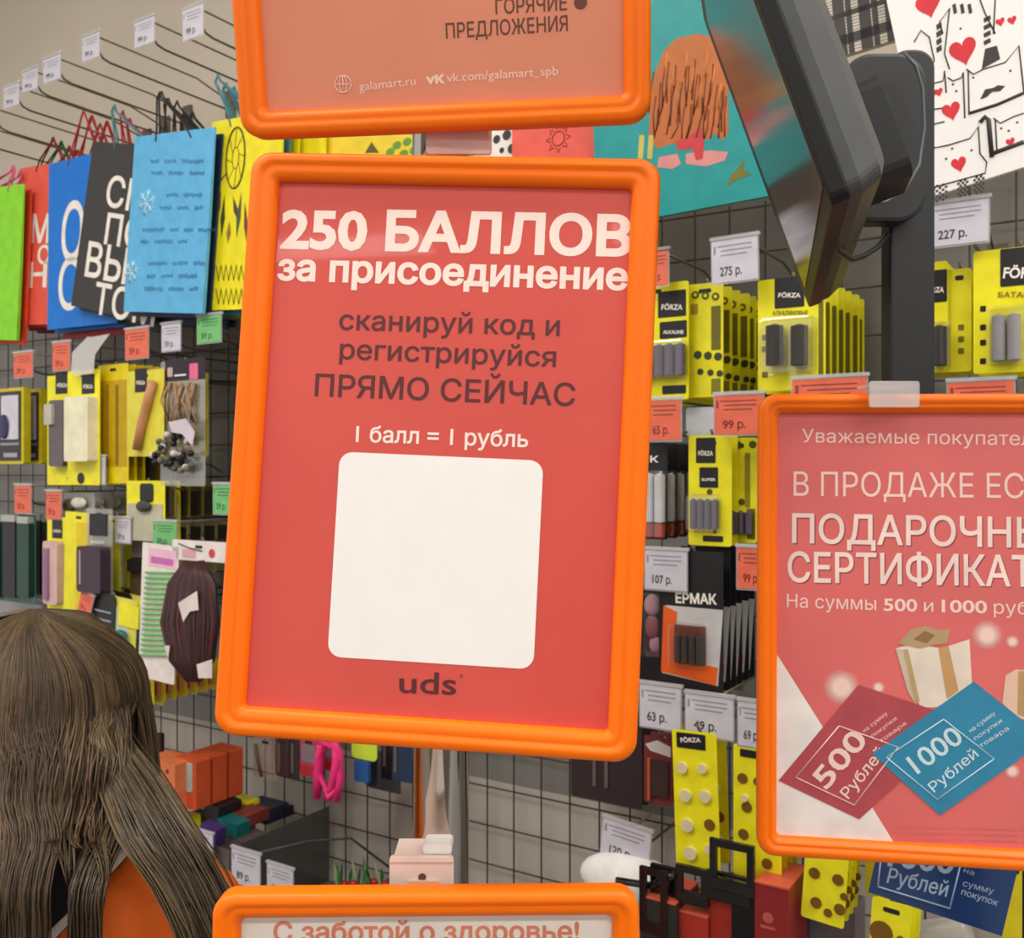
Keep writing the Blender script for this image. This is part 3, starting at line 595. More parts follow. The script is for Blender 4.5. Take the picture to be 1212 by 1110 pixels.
def sun(b, f, d):
    c = Vector(f.L(661, 164)); b.tube([(c.x+.009*math.cos(a), c.y+.009*math.sin(a), d) for a in [i*math.pi/9 for i in range(19)]], .0008, 4)
    for k in range(8): a = k*math.pi/4; b.tube([(c.x+.012*math.cos(a-.25), c.y+.012*math.sin(a-.25), d), (c.x+.018*math.cos(a), c.y+.018*math.sin(a), d), (c.x+.012*math.cos(a+.25), c.y+.012*math.sin(a+.25), d)], .0007, 4)
bprint('sun_drawing', t_, sun, M(150, 60, 30), recalc=True)
bprint('black_squares', (wf(350, 172, .222), None, kids(t_[1])[0], None), lambda b, f, d: None, BLACK) if False else None
TEAL = M(0, 146, 146, 0.4)
BT = bag('large teal gift bag with an orange shaggy figure drawing', (700, -90, 926, 250), 0.25, TEAL, BLACK, roll=2, mkhook=False)
def shag(pts): return lambda b, f, d: b.poly([f.L(*p) for p in pts], d)
bprint('shaggy_coat', BT, shag([(786, 60), (800, 46), (825, 40), (846, 44), (858, 62), (862, 100), (862, 158), (855, 166), (846, 158), (838, 166), (826, 160), (812, 172), (796, 170), (778, 176), (768, 160), (770, 110), (776, 84)]), M(186, 100, 36), 0.0003)
def strands(b, f, d):
    for i in range(34):
        x = 774+i*2.6; y = 70+R_.uniform(0, 60); b.tube([(*f.L(x, y), d), (*f.L(x-2+R_.uniform(-2, 2), y+22), d), (*f.L(x-4+R_.uniform(-4, 4), min(164, y+48)), d)], 0.0008, 4)
bprint('fur_strand', BT, strands, M(128, 62, 24), 0.0005, True)
bprint('fur_highlight', BT, lambda b, f, d: [b.tube([(*f.L(x, 62+(i % 3)*18), d), (*f.L(x-4, 92+(i % 3)*18), d)], 0.0007, 4) for i, x in enumerate(range(790, 858, 8))], M(222, 150, 70), 0.0006, True)
bprint('red_sash', BT, shag([(800, 168), (818, 160), (830, 150), (834, 170), (832, 188), (824, 190), (820, 176), (802, 178)]), M(196, 48, 56), 0.0006)
bprint('pink_foot', BT, shag([(780, 186), (802, 182), (806, 194), (796, 200), (778, 198)]), M(214, 140, 136), 0.0004)
bprint('pink_foot', BT, shag([(812, 182), (840, 178), (862, 180), (858, 190), (836, 197), (812, 194)]), M(214, 140, 136), 0.0004)
bprint('leaf_drawing', BT, shag([(860, 222), (866, 206), (872, 200), (882, 188), (880, 202), (890, 206), (880, 210), (870, 214)]), M(110, 110, 30), 0.0004)
for i, x in enumerate((757, 768)): bprint('striped_sock', BT, shag([(x, 160), (x+6, 160), (x+4, 188), (x-2, 188)]), M(200, 180, 80), 0.0004)
BP = bag('black and cream plaid gift bag at the top', (968, -200, 1072, 60), 0.22, M(222, 214, 196, .55), BLACK, roll=5)
def plaid(b, f, d):
    u0, v0, u1, v1 = BP[3]
    for i in range(7):
        u = u0+(u1-u0)*(0.10+i*.15); b.box(u, v0, d, u+0.006 if i % 2 else u+0.012, v1, d+.0001)
    for i in range(9):
        v = v0+0.012+i*.03; b.box(u0, v, d, u1, v+(0.006 if i % 2 else 0.011), d+.0001)
bprint('plaid_band', BP, plaid, M(58, 52, 50), 0.0003, True)
def plaid2(b, f, d):
    u0, v0, u1, v1 = BP[3]
    for i in range(80):
        v = v0+i*.0035; b.box(u0+0.001, v, d, u1-0.001, v+.0013, d+.0001)
bprint('fine_weave_line', BP, plaid2, M(150, 142, 130), 0.00015, True)
bprint('side_of_bag', BP, lambda b, f, d: b.poly([f.L(1064, -60), f.L(1077, -60), f.L(1077, 52), f.L(1068, 55)], d), M(240, 140, 180), 0.0008)
BC = bag('white gift bag printed with cats and red hearts', (1044, -260, 1290, 212), 0.25, M(246, 242, 240, .5, var=.01), BLACK, roll=11)
INKB = M(60, 54, 54, .5); HEART = M(214, 44, 56, .5)
def heart(b, f, d, cx, cy, s, rot=0):
    c = Vector(f.L(cx, cy)); pts = []
    for i in range(24):
        a = 2*math.pi*i/24; X = 16*math.sin(a)**3; Y = 13*math.cos(a)-5*math.cos(2*a)-2*math.cos(3*a)-math.cos(4*a); X *= s/16; Y *= s/13
        pts.append((c.x+X*math.cos(rot)-Y*math.sin(rot), c.y+X*math.sin(rot)+Y*math.cos(rot)))
    b.poly(pts, d)
for q_ in ((1140, 60, .0125), (1126, 131, .0085), (1099, 5, .012), (1135, 194, .007), (1184, 26, .004), (1198, 24, .004), (1196, 168, .004), (1103, 112, .004), (1111, 109, .004)):
    bprint('red_heart', BC, lambda b, f, d: heart(b, f, d, *q_), HEART)
def cats(b, f, d):
    def ln(pts, r=.0007): b.tube([(*f.L(*p), d) for p in pts], r, 4)
    ln([(1100, 160), (1106, 175), (1122, 172), (1148, 164), (1158, 150), (1160, 182), (1168, 192), (1166, 205), (1104, 222)]); ln([(1104, 222), (1100, 160)])
    ln([(1144, 82), (1152, 88), (1164, 82), (1190, 74), (1206, 54), (1212, 110)]); ln([(1146, 84), (1147, 136)]); ln([(1148, 134), (1180, 124), (1212, 110)], .0016)
    ln([(1176, 140), (1184, 146), (1200, 138), (1212, 134)]); ln([(1178, 142), (1180, 178)]); ln([(1174, 182), (1212, 168)], .0022)
    ln([(1160, 145), (1166, 138), (1170, 142), (1174, 186)], .0022)
    ln([(1082, 50), (1090, 36), (1100, 44), (1106, 72), (1098, 86)]); ln([(1116, 40), (1112, 26), (1124, 10), (1118, 64), (1124, 82)])
    ln([(1122, 92), (1128, 96), (1138, 92), (1140, 86), (1142, 140)]); ln([(1100, 100), (1116, 96), (1118, 84), (1120, 110)]); ln([(1160, 0), (1166, 16), (1178, 40)]); ln([(1178, 0), (1176, 40)])
    ln([(1100, 130), (1116, 128)]); ln([(1100, 148), (1118, 144)])
bprint('cat_outline', BC, cats, INKB, 0.0004, True)
CM = [[(1166, 58), (1180, 54), (1184, 70), (1162, 82)], [(1160, 118), (1166, 106), (1176, 104), (1181, 101), (1190, 102), (1184, 108), (1174, 109), (1168, 115)]]
for i in range(3): x = 1127+i*9; CM.append([(x, 6), (x+4, 4), (x+6, 15), (x+2, 17)])
for i in range(4): y = 18+i*9; CM += [[(1164, y+4), (1172, y), (1173, y+5), (1165, y+9)], [(1108, y+12), (1114, y+8), (1115, y+14), (1109, y+18)]]
for q_ in CM: bprint('cat_marking', BC, lambda b, f, d: b.poly([f.L(*q) for q in q_], d), INKB, 0.0005)
for q_ in ((1120, 188), (1127, 176), (1150, 178), (1185, 152), (1204, 145), (1194, 155), (1152, 92), (1196, 84), (1137, 34), (1128, 100), (1132, 108)): bprint('cat_eye', BC, lambda b, f, d: b.disc(*f.L(*q_), .0012, d, n=7), INKB, 0.0005)
def chk(b, f, d):
    for x0 in (1104, 1133, 1152):
        for i in range(5):
            for j in range(7):
                if (i+j) % 2: x = x0+i*(3.6 if x0 == 1104 else 2.6); y = 220+j*3-(x-1104)*.22; b.poly([f.L(x, y), f.L(x+3, y-.7), f.L(x+3, y+2), f.L(x, y+2.7)], d)
bprint('check_pattern', BC, chk, INKB, 0.0005)

# ---- right hand side: price tags and battery packs
def hd(x0, y0, x1, y1, t=None, th=None, tx=None):
    o = [('header_label', 'box', BLACK, x0, y0, x1, y1, 0.0, 0.0006)]
    if t:
        a, c = tx if tx else (x0+(x1-x0)*.12, x1-(x1-x0)*.12); o.append(('lettering', 'text', CW, a, (y0+y1)/2+1, c, (y0+y1)/2+1+(th or (y1-y0)*.24), 0, 0.0008, {'t': t, 'b': .03}))
    return o
def icons(x, ys, m=None): return [('icon', 'box', m or M(120, 112, 20), x, y, x+7, y+7, 0, 0.0004) for y in ys]
CELL = M(104, 92, 110, .3, .4); DCELL = M(66, 62, 60, .35, .3)
pack('battery_pack', 'yellow battery pack with black header and grey lilac cells right of the main frame', 'battery pack', (738, 336, 815, 474), 0.20, YEL,
     hd(779, 344, 812, 375, 'FÖRZA', 6)+hd(781, 380, 813, 400, 'ALKALINE', 4)+[('battery_cell', 'cyl', CELL, 752, 408, 814, 446, 0, .014, {'n': 5, 'round': 1}), ('blister', 'blister', BLIST, 750, 404, 816, 450, 0, .016), ('black_strip', 'box', BLACK, 784, 456, 812, 466, 0, .0006)],
     stack=4, step=0.03, slabel='yellow battery card in the row behind the pack with lilac cells', sgroup='yellow cards behind the lilac cell pack')
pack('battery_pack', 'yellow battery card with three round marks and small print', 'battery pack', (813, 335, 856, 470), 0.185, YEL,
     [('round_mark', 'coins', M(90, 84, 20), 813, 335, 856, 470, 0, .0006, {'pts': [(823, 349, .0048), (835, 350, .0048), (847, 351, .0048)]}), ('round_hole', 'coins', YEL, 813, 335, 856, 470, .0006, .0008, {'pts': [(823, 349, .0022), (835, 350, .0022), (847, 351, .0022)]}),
      ('round_mark', 'coins', M(60, 66, 50), 813, 335, 856, 470, 0, .0006, {'pts': [(826, 420, .005), (838, 421, .005), (850, 422, .005), (829, 440, .004), (841, 441, .004), (852, 442, .004)]}), ('print_column', 'box', M(170, 150, 40), 818, 360, 826, 372, 0, .0005), ('painted_shade', 'box', M(112, 106, 24), 842, 362, 853, 414, 0, .0005), ('painted_shade', 'box', M(132, 126, 30), 842, 448, 853, 467, 0, .0005)],  # olive panels paint the occlusion shade between the stacked cards
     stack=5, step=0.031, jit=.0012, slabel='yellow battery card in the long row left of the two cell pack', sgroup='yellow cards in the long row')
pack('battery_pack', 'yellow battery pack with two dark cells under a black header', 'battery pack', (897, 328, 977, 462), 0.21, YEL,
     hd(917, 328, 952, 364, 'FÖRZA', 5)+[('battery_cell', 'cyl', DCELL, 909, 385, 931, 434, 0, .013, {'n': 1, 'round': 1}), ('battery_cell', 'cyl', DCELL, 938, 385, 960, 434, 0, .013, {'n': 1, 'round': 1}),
      ('cell_label', 'box', M(150, 130, 90), 945, 432, 956, 437, 0.001, .012), ('blister', 'blister', BLIST, 903, 376, 968, 444, 0, .016), ('lettering', 'text', M(110, 104, 20), 914, 368, 956, 373, 0, .0004, {'t': 'АЛКАЛИНОВЫЕ'})]+icons(902, (396, 410, 440))+[('painted_shade', 'box', M(112, 106, 24), 969, 352, 974.5, 456, 0, .0005)],  # olive strip at the edge is painted shade from the card in front
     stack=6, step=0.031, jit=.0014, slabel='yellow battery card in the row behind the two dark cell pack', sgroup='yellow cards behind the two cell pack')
pack('battery_pack', 'yellow battery card with black header right of the monitor post', 'battery pack', (1050, 312, 1122, 442), 0.21, YEL, hd(1090, 320, 1121, 358, 'FÖRZA', 6)+[('battery_cell', 'cyl', DCELL, 1103, 386, 1124, 434, 0, .013, {'round': 1}), ('blister', 'blister', BLIST, 1096, 380, 1127, 440, 0, .015)],
     stack=3, step=0.02, slabel='yellow battery card behind the one right of the monitor post', sgroup='yellow cards right of the post')
pack('battery_pack', 'yellow battery card with tiny icons, standing between the two headed packs', 'battery pack', (1121, 318, 1150, 440), 0.205, YEL, icons(1134, (384, 398, 412)), stack=2, step=0.02, slabel='yellow battery card behind the one with tiny icons', sgroup='yellow cards behind the icon card')
pack('battery_pack', 'yellow battery pack reading FÖRZA at the right edge', 'battery pack', (1152, 292, 1262, 440), 0.225, YEL, [('header_label', 'box', BLACK, 1184, 292, 1242, 337, 0, .0006), ('lettering', 'text', CW, 1187, 317, 1240, 329, 0, .0009, {'t': 'FÖRZA', 'b': .03}),
     ('lettering', 'text', M(150, 110, 20), 1181, 346, 1250, 352, 0, .0006, {'t': 'БАТАРЕЙКИ'}), ('battery_cell', 'cyl', GREY, 1174, 372, 1210, 428, 0, .014, {'n': 2, 'round': 1}), ('blister', 'blister', BLIST, 1170, 362, 1240, 434, 0, .017)]+icons(1160, (362, 384, 402, 424), BLACK),
     stack=2, step=0.03, slabel='yellow battery card behind the FORZA pack at the right edge', sgroup='yellow cards at the right edge')
ptag((843, 283, 897, 333), .235, TAGW, 'reading 275 between the teal bag and the yellow packs', '275 р.', roll=1)
ptag((1098, 240, 1170, 289), .24, TAGW, 'reading 227 below the cat bag', '227 р.')
ptag((768, 298, 791, 338), .22, TAGO, 'half hidden behind the right edge of the main frame', '45 р.')
ptag((766, 474, 806, 521), .23, TAGO, 'beside the right edge of the main frame under the lilac cell pack', '65 р.')
ptag((846, 468, 903, 514), .24, TAGO, 'under the long yellow row by the gift certificate frame', '99 р.')
ptag((1122, 452, 1200, 500), .24, TAGO, 'peeping over the top edge of the gift certificate frame', '99 р.')
ptag((938, 448, 1026, 500), .23, TAGO, 'mostly hidden behind the gift certificate frame', '99 р.')
pack('card', 'blank white card hanging between two orange price tags', 'card', (812, 482, 845, 516), .18, M(208, 212, 220, .5), mkhook=False)
WH = M(205, 203, 206, .35)
pack('battery_pack', 'black pack of long silver tubes with red ends', 'battery pack', (752, 524, 790, 638), .215, BLACK, [('header_label', 'box', BLACK, 752, 526, 790, 556, 0, .001), ('lettering', 'text', CW, 770, 540, 780, 547, 0, .0014, {'t': 'К', 'b': .03}),
     ('silver_tube', 'cyl', WH, 764, 560, 790, 618, 0, .014, {'n': 2, 'round': 1}), ('red_end', 'cyl', M(170, 50, 30, .4), 764, 618, 790, 636, 0, .014, {'n': 2, 'round': 1}), ('blister', 'blister', BLIST, 762, 556, 792, 637, 0, .017)],
     stack=3, step=0.03, slabel='black tube pack behind the front one', sgroup='black packs of silver tubes')
pack('battery_pack', 'narrow yellow pack with two black labels and a row of cells', 'battery pack', (815, 515, 866, 646), .215, YEL, hd(824, 518, 847, 548, 'FÖRZA', 5)+hd(828, 553, 850, 577, 'SUPER', 3)+[('battery_cell', 'cyl', CELL, 818, 590, 852, 626, 0, .011, {'n': 4, 'round': 1}),
     ('blister', 'blister', BLIST, 816, 584, 856, 630, 0, .014), ('black_strip', 'box', BLACK, 832, 634, 856, 641, 0, .0006), ('dark_dot', 'coins', M(80, 76, 20), 0, 0, 0, 0, 0, .0006, {'pts': [(840, 582, .0035), (846, 629, .0025)]})],
     stack=1, step=.02, slabel='narrow yellow pack just behind the black labelled one', sgroup='narrow yellow pack behind')
pack('battery_pack', 'yellow card with round marks beside the narrow black labelled pack', 'battery pack', (850, 518, 896, 642), .19, YEL, [('painted_shade', 'box', M(112, 106, 24), 884, 602, 894, 638, 0, .0005), ('round_mark', 'coins', M(90, 84, 20), 850, 518, 896, 640, 0, .0006, {'pts': [(857, 528, .0045), (874, 527, .0045), (891, 526, .0045), (860, 594, .004), (878, 594, .004)]}),  # olive panel at the right edge is shade painted onto the card
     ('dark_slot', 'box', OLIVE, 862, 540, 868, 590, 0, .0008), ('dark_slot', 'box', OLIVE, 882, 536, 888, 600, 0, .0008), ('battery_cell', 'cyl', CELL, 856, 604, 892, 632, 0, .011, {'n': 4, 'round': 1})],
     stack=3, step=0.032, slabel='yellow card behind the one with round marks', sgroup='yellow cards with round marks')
ptag((764, 652, 813, 698), .23, TAGW, 'reading 107 under the silver tube packs', '107 р.')
ptag((873, 649, 912, 697), .235, TAGO, 'low beside the gift certificate frame', '99 р.')
ptag((758, 812, 806, 862), .235, TAGW, 'reading 63 under the red and black packs', '63 р.')
ptag((812, 824, 868, 872), .24, TAGW, 'reading 49 above the coin cell packs', '49 р.')
ptag((874, 832, 912, 884), .24, TAGW, 'partly behind the gift certificate frame, right of the 49 tag', '69 р.')
pack('battery_pack', 'black pack reading ЕРМАК with white and orange window card of cells', 'battery pack', (780, 652, 856, 818), .225, BLACK,
     [('white_panel', 'poly', M(200, 196, 196, .4), 782, 716, 856, 812, 0, .001, {'pts': [(788, 716), (856, 722), (850, 812), (784, 796)]}),
      ('orange_panel', 'poly', M(232, 96, 30, .4), 0, 0, 0, 0, .001, .0016, {'pts': [(786, 716), (802, 724), (797, 778), (850, 790), (848, 811), (783, 794)]}),
      ('window_dark', 'box', M(110, 44, 34, .4), 799, 740, 836, 786, .0016, .002), ('battery_cell', 'cyl', DCELL, 800, 750, 835, 784, .002, .014, {'n': 4, 'round': 1}), ('blister', 'blister', BLIST, 796, 736, 838, 790, .001, .017),
      ('lettering', 'text', CW, 800, 702, 849, 713, 0, .001, {'t': 'ЕРМАК', 'b': .035, 'dy': 2})],
     stack=5, step=0.022, jit=.0008, slabel='black battery pack in the row behind the ЕРМАК one', sgroup='black packs behind the ЕРМАК pack')
pack('toy_pack', 'dark pack with a pink grey skull-like toy beside the black battery pack', 'toy pack', (750, 696, 786, 806), .20, BLACK, [('pink_shape', 'ell', M(196, 150, 160, .4), 765, 702, 784, 728, 0, .012), ('pink_shape', 'ell', M(150, 80, 90, .4), 766, 726, 782, 756, 0, .01), ('pink_shape', 'ell', M(180, 130, 150, .4), 770, 752, 784, 772, 0, .008), ('blister', 'blister', BLIST, 762, 700, 787, 776, 0, .015)])
CO = M(226, 214, 170, .3); DK = M(120, 84, 20, .4)
def coinpack(label, rect, h, light, dark, roll=0, hdr=None, **k):
    d = []
    if hdr: d += hdr
    if light: d.append(('coin_cell', 'coins', CO, 0, 0, 0, 0, 0, .004, {'pts': light}))
    if dark: d.append(('coin_slot', 'coins', DK, 0, 0, 0, 0, 0, .0012, {'pts': dark}))
    return pack('coin_cell_pack', label, 'battery pack', rect, h, YEL, d, roll=roll, **k)
coinpack('yellow coin cell pack with eight round cells, nearest below the 49 tag', (798, 866, 850, 1028), .25, [(808, 908, .0065), (832, 909, .0055), (812, 941, .007), (835, 942, .007), (814, 976, .0075), (818, 1009, .0075), (841, 1005, .006)], [(840, 976, .0065)], roll=2,
     hdr=[('header_label', 'box', BLACK, 801, 868, 835, 886, 0, .0008), ('lettering', 'text', CW, 806, 873, 830, 878, 0, .001, {'t': 'FÖRZA', 'b': .03})], stack=1, step=.03, slabel='yellow coin cell pack behind the nearest one', sgroup='second coin cell pack')
coinpack('yellow pack with brown coin slots beside the gift certificate frame', (868, 884, 925, 1040), .24, [(862+20, 944, .004)], [(879, 921, .006), (897, 925, .005), (884, 955, .006), (902, 960, .005), (880, 987, .006), (902, 990, .005), (908, 1022, .006)], hdr=[('header_label', 'box', BLACK, 876, 888, 905, 897, 0, .0008)], stack=3, step=.02, slabel='yellow coin card behind the brown slotted one', sgroup='coin cards beside the frame')
coinpack('yellow coin cell card hanging lowest, just under the gift certificate frame', (954, 900, 1006, 1094), .25, [], [(964, 1033, .006), (992, 1041, .006), (999, 1061, .004), (966, 1068, .006), (980, 1080, .0045), (994, 1076, .006)], roll=-4, stack=3, step=.02, slabel='yellow coin card in the row behind the lowest one', sgroup='coin cards under the frame')
coinpack('yellow card with one large brown circle at the bottom right', (1028, 1066, 1076, 1180), .27, [], [(1043, 1103, .0115), (1066, 1112, .004)], roll=-4, stack=2, step=.03, slabel='yellow card behind the one with a large circle', sgroup='cards behind the large circle card')
pack('battery_pack', 'olive yellow card row at the bottom right corner', 'battery pack', (1186, 1020, 1216, 1140), .2, YEL2, stack=4, step=.012, slabel='olive yellow card behind at the bottom right corner', sgroup='corner cards')
pack('battery_pack', 'yellow card left of the blue voucher, only its edge showing', 'battery pack', (1024, 900, 1040, 1060), .2, YEL2, stack=4, step=.012, slabel='yellow card behind the one left of the blue voucher', sgroup='cards left of the voucher')
pack('carton', 'grey purple carton at the bottom under the coin cell cards', 'box', (945, 1072, 1012, 1150), .18, M(118, 108, 116, .5), depth=.05, mkhook=False)
pack('carton', 'dark navy carton left of the grey purple carton', 'box', (926, 1068, 952, 1150), .2, NAVY, depth=.06, mkhook=False)
pack('carton', 'grey white crinkled pack at the bottom edge under the blue voucher', 'box', (1090, 1098, 1150, 1150), .2, M(190, 186, 180, .5), depth=.03, mkhook=False, roll=20)
# blue voucher card, nearer, tilted
fv = Fr(wpt(1112, 1040, 0.82), Vector((math.cos(-.26), 0, math.sin(-.26))), Vector((math.sin(.26), 0, math.cos(.26))), Vector((0, -1, 0)))
t = thing('voucher_card', 'dark blue voucher card reading Рублей under the gift certificate frame', 'voucher', fv)
b = MB(); b.poly([fv.L(*p) for p in ((1050, 960), (1215, 985), (1186, 1108), (1028, 1056))], -.001, 0); part('card', b, M(36, 66, 120, .3, coat=.3), t)
b = MB()
for p, q in (((1042, 1020), (1039, 1049)), ((1039, 1049), (1124, 1075)), ((1124, 1075), (1136, 1026))): b.tube([(*fv.L(*p), .0003), (*fv.L(*q), .0003)], .0007, 4)
ptext(b, fv, 'Рублей', (1049, 1044), (1120, 1061), 17, .0003, .01); ptext(b, fv, '1000', (1050, 1024), (1128, 1034), 26, .0003, .02)
ptext(b, fv, 'на', (1140, 1032), (1152, 1036), 6, .0003); ptext(b, fv, 'сумму', (1139, 1048), (1175, 1058), 7, .0003); ptext(b, fv, 'покупок', (1137, 1058), (1180, 1072), 7, .0003, .01)
part('voucher_print', b, M(176, 196, 220, .4), t, recalc=False)

# ---- bottom centre: dark packs, tag, black hangers with red boxes
pack('blister_pack', 'row of dark packs hanging under the right end of the main frame', 'blister pack', (676, 850, 760, 950), .12, M(52, 38, 40, .5), [('clear_strip', 'box', M(104, 90, 92, .4), 702, 880, 706, 930, 0, .002), ('clear_strip', 'box', M(104, 90, 92, .4), 716, 880, 720, 932, 0, .002)], stack=3, step=.02, slabel='dark pack behind the front dark pack below the main frame', sgroup='dark packs below the main frame')
pack('blister_pack', 'dark red pack with orange edged window left of the coin cells', 'blister pack', (762, 872, 796, 952), .2, M(110, 46, 46, .5), [('white_top', 'poly', M(210, 200, 200, .4), 0, 0, 0, 0, 0, .001, {'pts': [(764, 880), (778, 876), (794, 884), (794, 896), (770, 888)]}),
     ('window', 'box', M(60, 44, 44, .4), 771, 900, 792, 942, 0, .004), ('window_edge', 'box', M(190, 90, 50, .4), 768, 896, 771, 946, 0, .005)], stack=1, step=.02, slabel='second dark red pack behind', sgroup='dark red packs')
ptag((712, 976, 770, 1022), .2, TAGW, 'tilted, hanging alone before the wire grid at the bottom', '120 р.', roll=-6)
def hanger(label, x0, y0, x1, y1, h, body, holder=True, roll=0, m=None):
    """red product box under a black plastic hanger with a window"""
    f = wf((x0+x1)/2, (y0+y1)/2, h, roll); t = thing('hanging_box', label, 'box', f)
    bx0, by0, bx1, by1 = body; a = f.L(bx0, by1); c = f.L(bx1, by0)
    b = MB(); b.box(a[0], a[1], -0.07, c[0], c[1], 0); part('box_body', b, m or M(176, 52, 38, .4), t, bevel=.0008)
    b = MB(); b.box(a[0], c[1]-.0015, -0.07, c[0], c[1]+.0006, .0006); part('lid_edge', b, M(216, 96, 70, .4), t)
    a = f.L(x0, y1); c = f.L(x1, y0); w_ = .0085
    b = MB(); b.box(a[0], a[1], -.006, c[0], a[1]+w_*1.6, .002); b.box(a[0], a[1]+w_*1.6, -.004, a[0]+w_, c[1], .002); b.box(c[0]-w_, a[1]+w_*1.6, -.004, c[0], c[1], .002); b.box(a[0]+w_, c[1]-w_, -.004, c[0]-w_, c[1], .002)
    part('plastic_hanger', b, GLB, t, bevel=.001)
    return f, t
f, t = hanger('dark red box with small logo under a tall black hanger with a window', 840, 1002, 893, 1050, .27, (893, 1052, 934, 1140), m=M(140, 38, 36, .4))
b = MB(); q = f.L(909, 1086); b.disc(*q, .006, .0003, n=12); b.box(q[0]-.008, q[1]-.012, .0003, q[0]+.008, q[1]-.009, .0004); part('logo', b, M(190, 90, 84), t, recalc=False)
hanger('bright red box beneath the black hangers, left one', 836, 1040, 888, 1062, .26, (785, 1086, 838, 1150))
hanger('red box wedged in the middle under the black hangers', 770, 1028, 800, 1060, .255, (838, 1064, 866, 1150), m=M(160, 46, 36, .4))
hanger('black box at the lower edge right of the lowest orange frame', 757, 1032, 790, 1100, .27, (757, 1070, 800, 1150), m=M(44, 46, 44, .3))
hanger('black box with bent hanger beside the white oval', 800, 1030, 838, 1066, .26, (866, 1058, 893, 1150), m=M(24, 22, 24, .3))
f = wf(745, 1040, .2); t = thing('white_bowl', 'white rounded plastic piece behind the black hangers', 'plastic piece', f)
b = MB(); a = f.L(688, 1064); c = f.L(812, 1020); b.ell(((a[0]+c[0])/2, (a[1]+c[1])/2, 0), (c[0]-a[0])/2, (c[1]-a[1])*.42, .03, 24, 12); part('shell', b, WHITE, t)
f = wf(770, 1036, .26); o = MB()
o.tube([(*f.L(730, 1042), 0), (*f.L(770, 1048), 0), (*f.L(800, 1034), .004)], .0045, 8); o = part('arm', o, GLB, fr=f); tag(o, 'black plastic arm reaching across the white rounded piece', 'plastic arm'); o.name = 'plastic_arm'

# ---- left: price tags and packs of the hair goods, first row
def PX(x, y): return (x, y)
for r, m, wh in (((17, 418, 39, 446), TAGO, 'lower left edge, first under the lime bag'), ((63, 406, 83, 438), TAGO, 'under the coral bag'), ((149, 390, 176, 424), TAGO, 'under the charcoal bag'),
                 ((192, 384, 214, 415), TAGW, 'under the light blue bag'), ((234, 374, 262, 405), TAGG, 'under the yellow dreamcatcher bag'),
                 ((106, 541, 125, 573), TAGW, 'between the two rows of yellow hair goods'), ((18, 575, 37, 607), TAGO, 'above the dark green items'), ((55, 582, 73, 614), TAGO, 'above the pale pink brush'),
                 ((253, 574, 276, 608), TAGG, 'beside the left edge of the main frame'), ((137, 614, 155, 642), TAGW, 'above the striped tall pack, left one'), ((182, 618, 209, 648), TAGG, 'at the top of the green striped pack')):
    ptag(r, .27, m, wh, '59 р.')
BRN = M(96, 76, 50, .45); CLAY = M(196, 140, 96, .4); IVORY = M(240, 234, 200, .4); DKG = M(30, 66, 58, .35); PLUM = M(66, 46, 62, .4)
pack('hair_goods_pack', 'dark yellow edged window box with white panel at the far left', 'pack', (-22, 460, 28, 549), .26, YEL2,
     [('window_panel', 'box', M(58, 52, 60), -18, 464, 25, 545, 0, .002), ('white_panel', 'box', M(214, 208, 222), 3, 468, 23, 520, .002, .003), ('navy_shape', 'ell', M(50, 46, 90), 2, 490, 13, 520, .003, .008), ('strip', 'box', M(150, 146, 160), 2, 524, 24, 527, .002, .003), ('lettering_strip', 'box', M(170, 166, 170), 6, 536, 22, 541, .002, .003)],
     depth=.014, stack=3, step=.035, slabel='dark yellow edged box behind the far left window box', sgroup='boxes behind the far left window box')
pack('hair_brush_pack', 'yellow card with a grey paddle brush under a black header', 'pack', (56, 444, 84, 574), .26, YEL, hd(66, 440, 82, 466, 'FÖRZA', 4)+[('brush_body', 'box', M(104, 94, 98), 66, 474, 83, 552, 0, .014, {'r': .006}), ('handle', 'box', M(190, 186, 176), 64, 479, 73, 503, .012, .02), ('black_mark', 'coins', BLACK, 0, 0, 0, 0, 0, .001, {'pts': [(73, 545, .006)]})],
     stack=1, step=.04, slabel='yellow card behind the grey paddle brush card', sgroup='second grey brush card')
pack('hair_goods_pack', 'yellow card with a white block under a black header', 'pack', (80, 438, 118, 574), .275, YEL, hd(97, 443, 112, 466, 'FÖRZA', 4)+[('white_block', 'box', IVORY, 88, 470, 116, 546, 0, .02, {'r': .004}), ('black_mark', 'coins', BLACK, 0, 0, 0, 0, 0, .001, {'pts': [(96, 566, .010), (72+8, 566, .001)]})],
     stack=1, step=.04, slabel='yellow card behind the white block card', sgroup='second white block card')
pack('hair_goods_pack', 'plain yellow card at the front of a deep row beside the white block', 'pack', (116, 431, 152, 572), .26, M(232, 208, 10, .4), [('lower_band', 'box', M(196, 160, 10, .4), 120, 450, 150, 552, 0, .0008), ('fold', 'box', M(150, 120, 20), 127, 455, 129, 550, .0008, .003), ('fold', 'box', M(150, 120, 20), 138, 455, 140, 550, .0008, .003)],
     stack=7, step=.016, jit=.001, slabel='plain yellow card in the deep row beside the white block', sgroup='deep row of plain yellow cards')
pack('hair_brush_pack', 'pale yellow card with a slanting pinkish wooden comb', 'pack', (150, 438, 194, 540), .27, M(226, 216, 70, .4), hd(160, 436, 174, 464, 'FÖRZA', 4)+[('comb', 'tube', CLAY, 0, 0, 0, 0, 0, .014, {'pts': [(185, 452), (178, 478), (171, 505), (166, 532)], 'rad': .0075})],
     stack=3, step=.03, slabel='pale yellow card behind the wooden comb card', sgroup='cards behind the wooden comb')
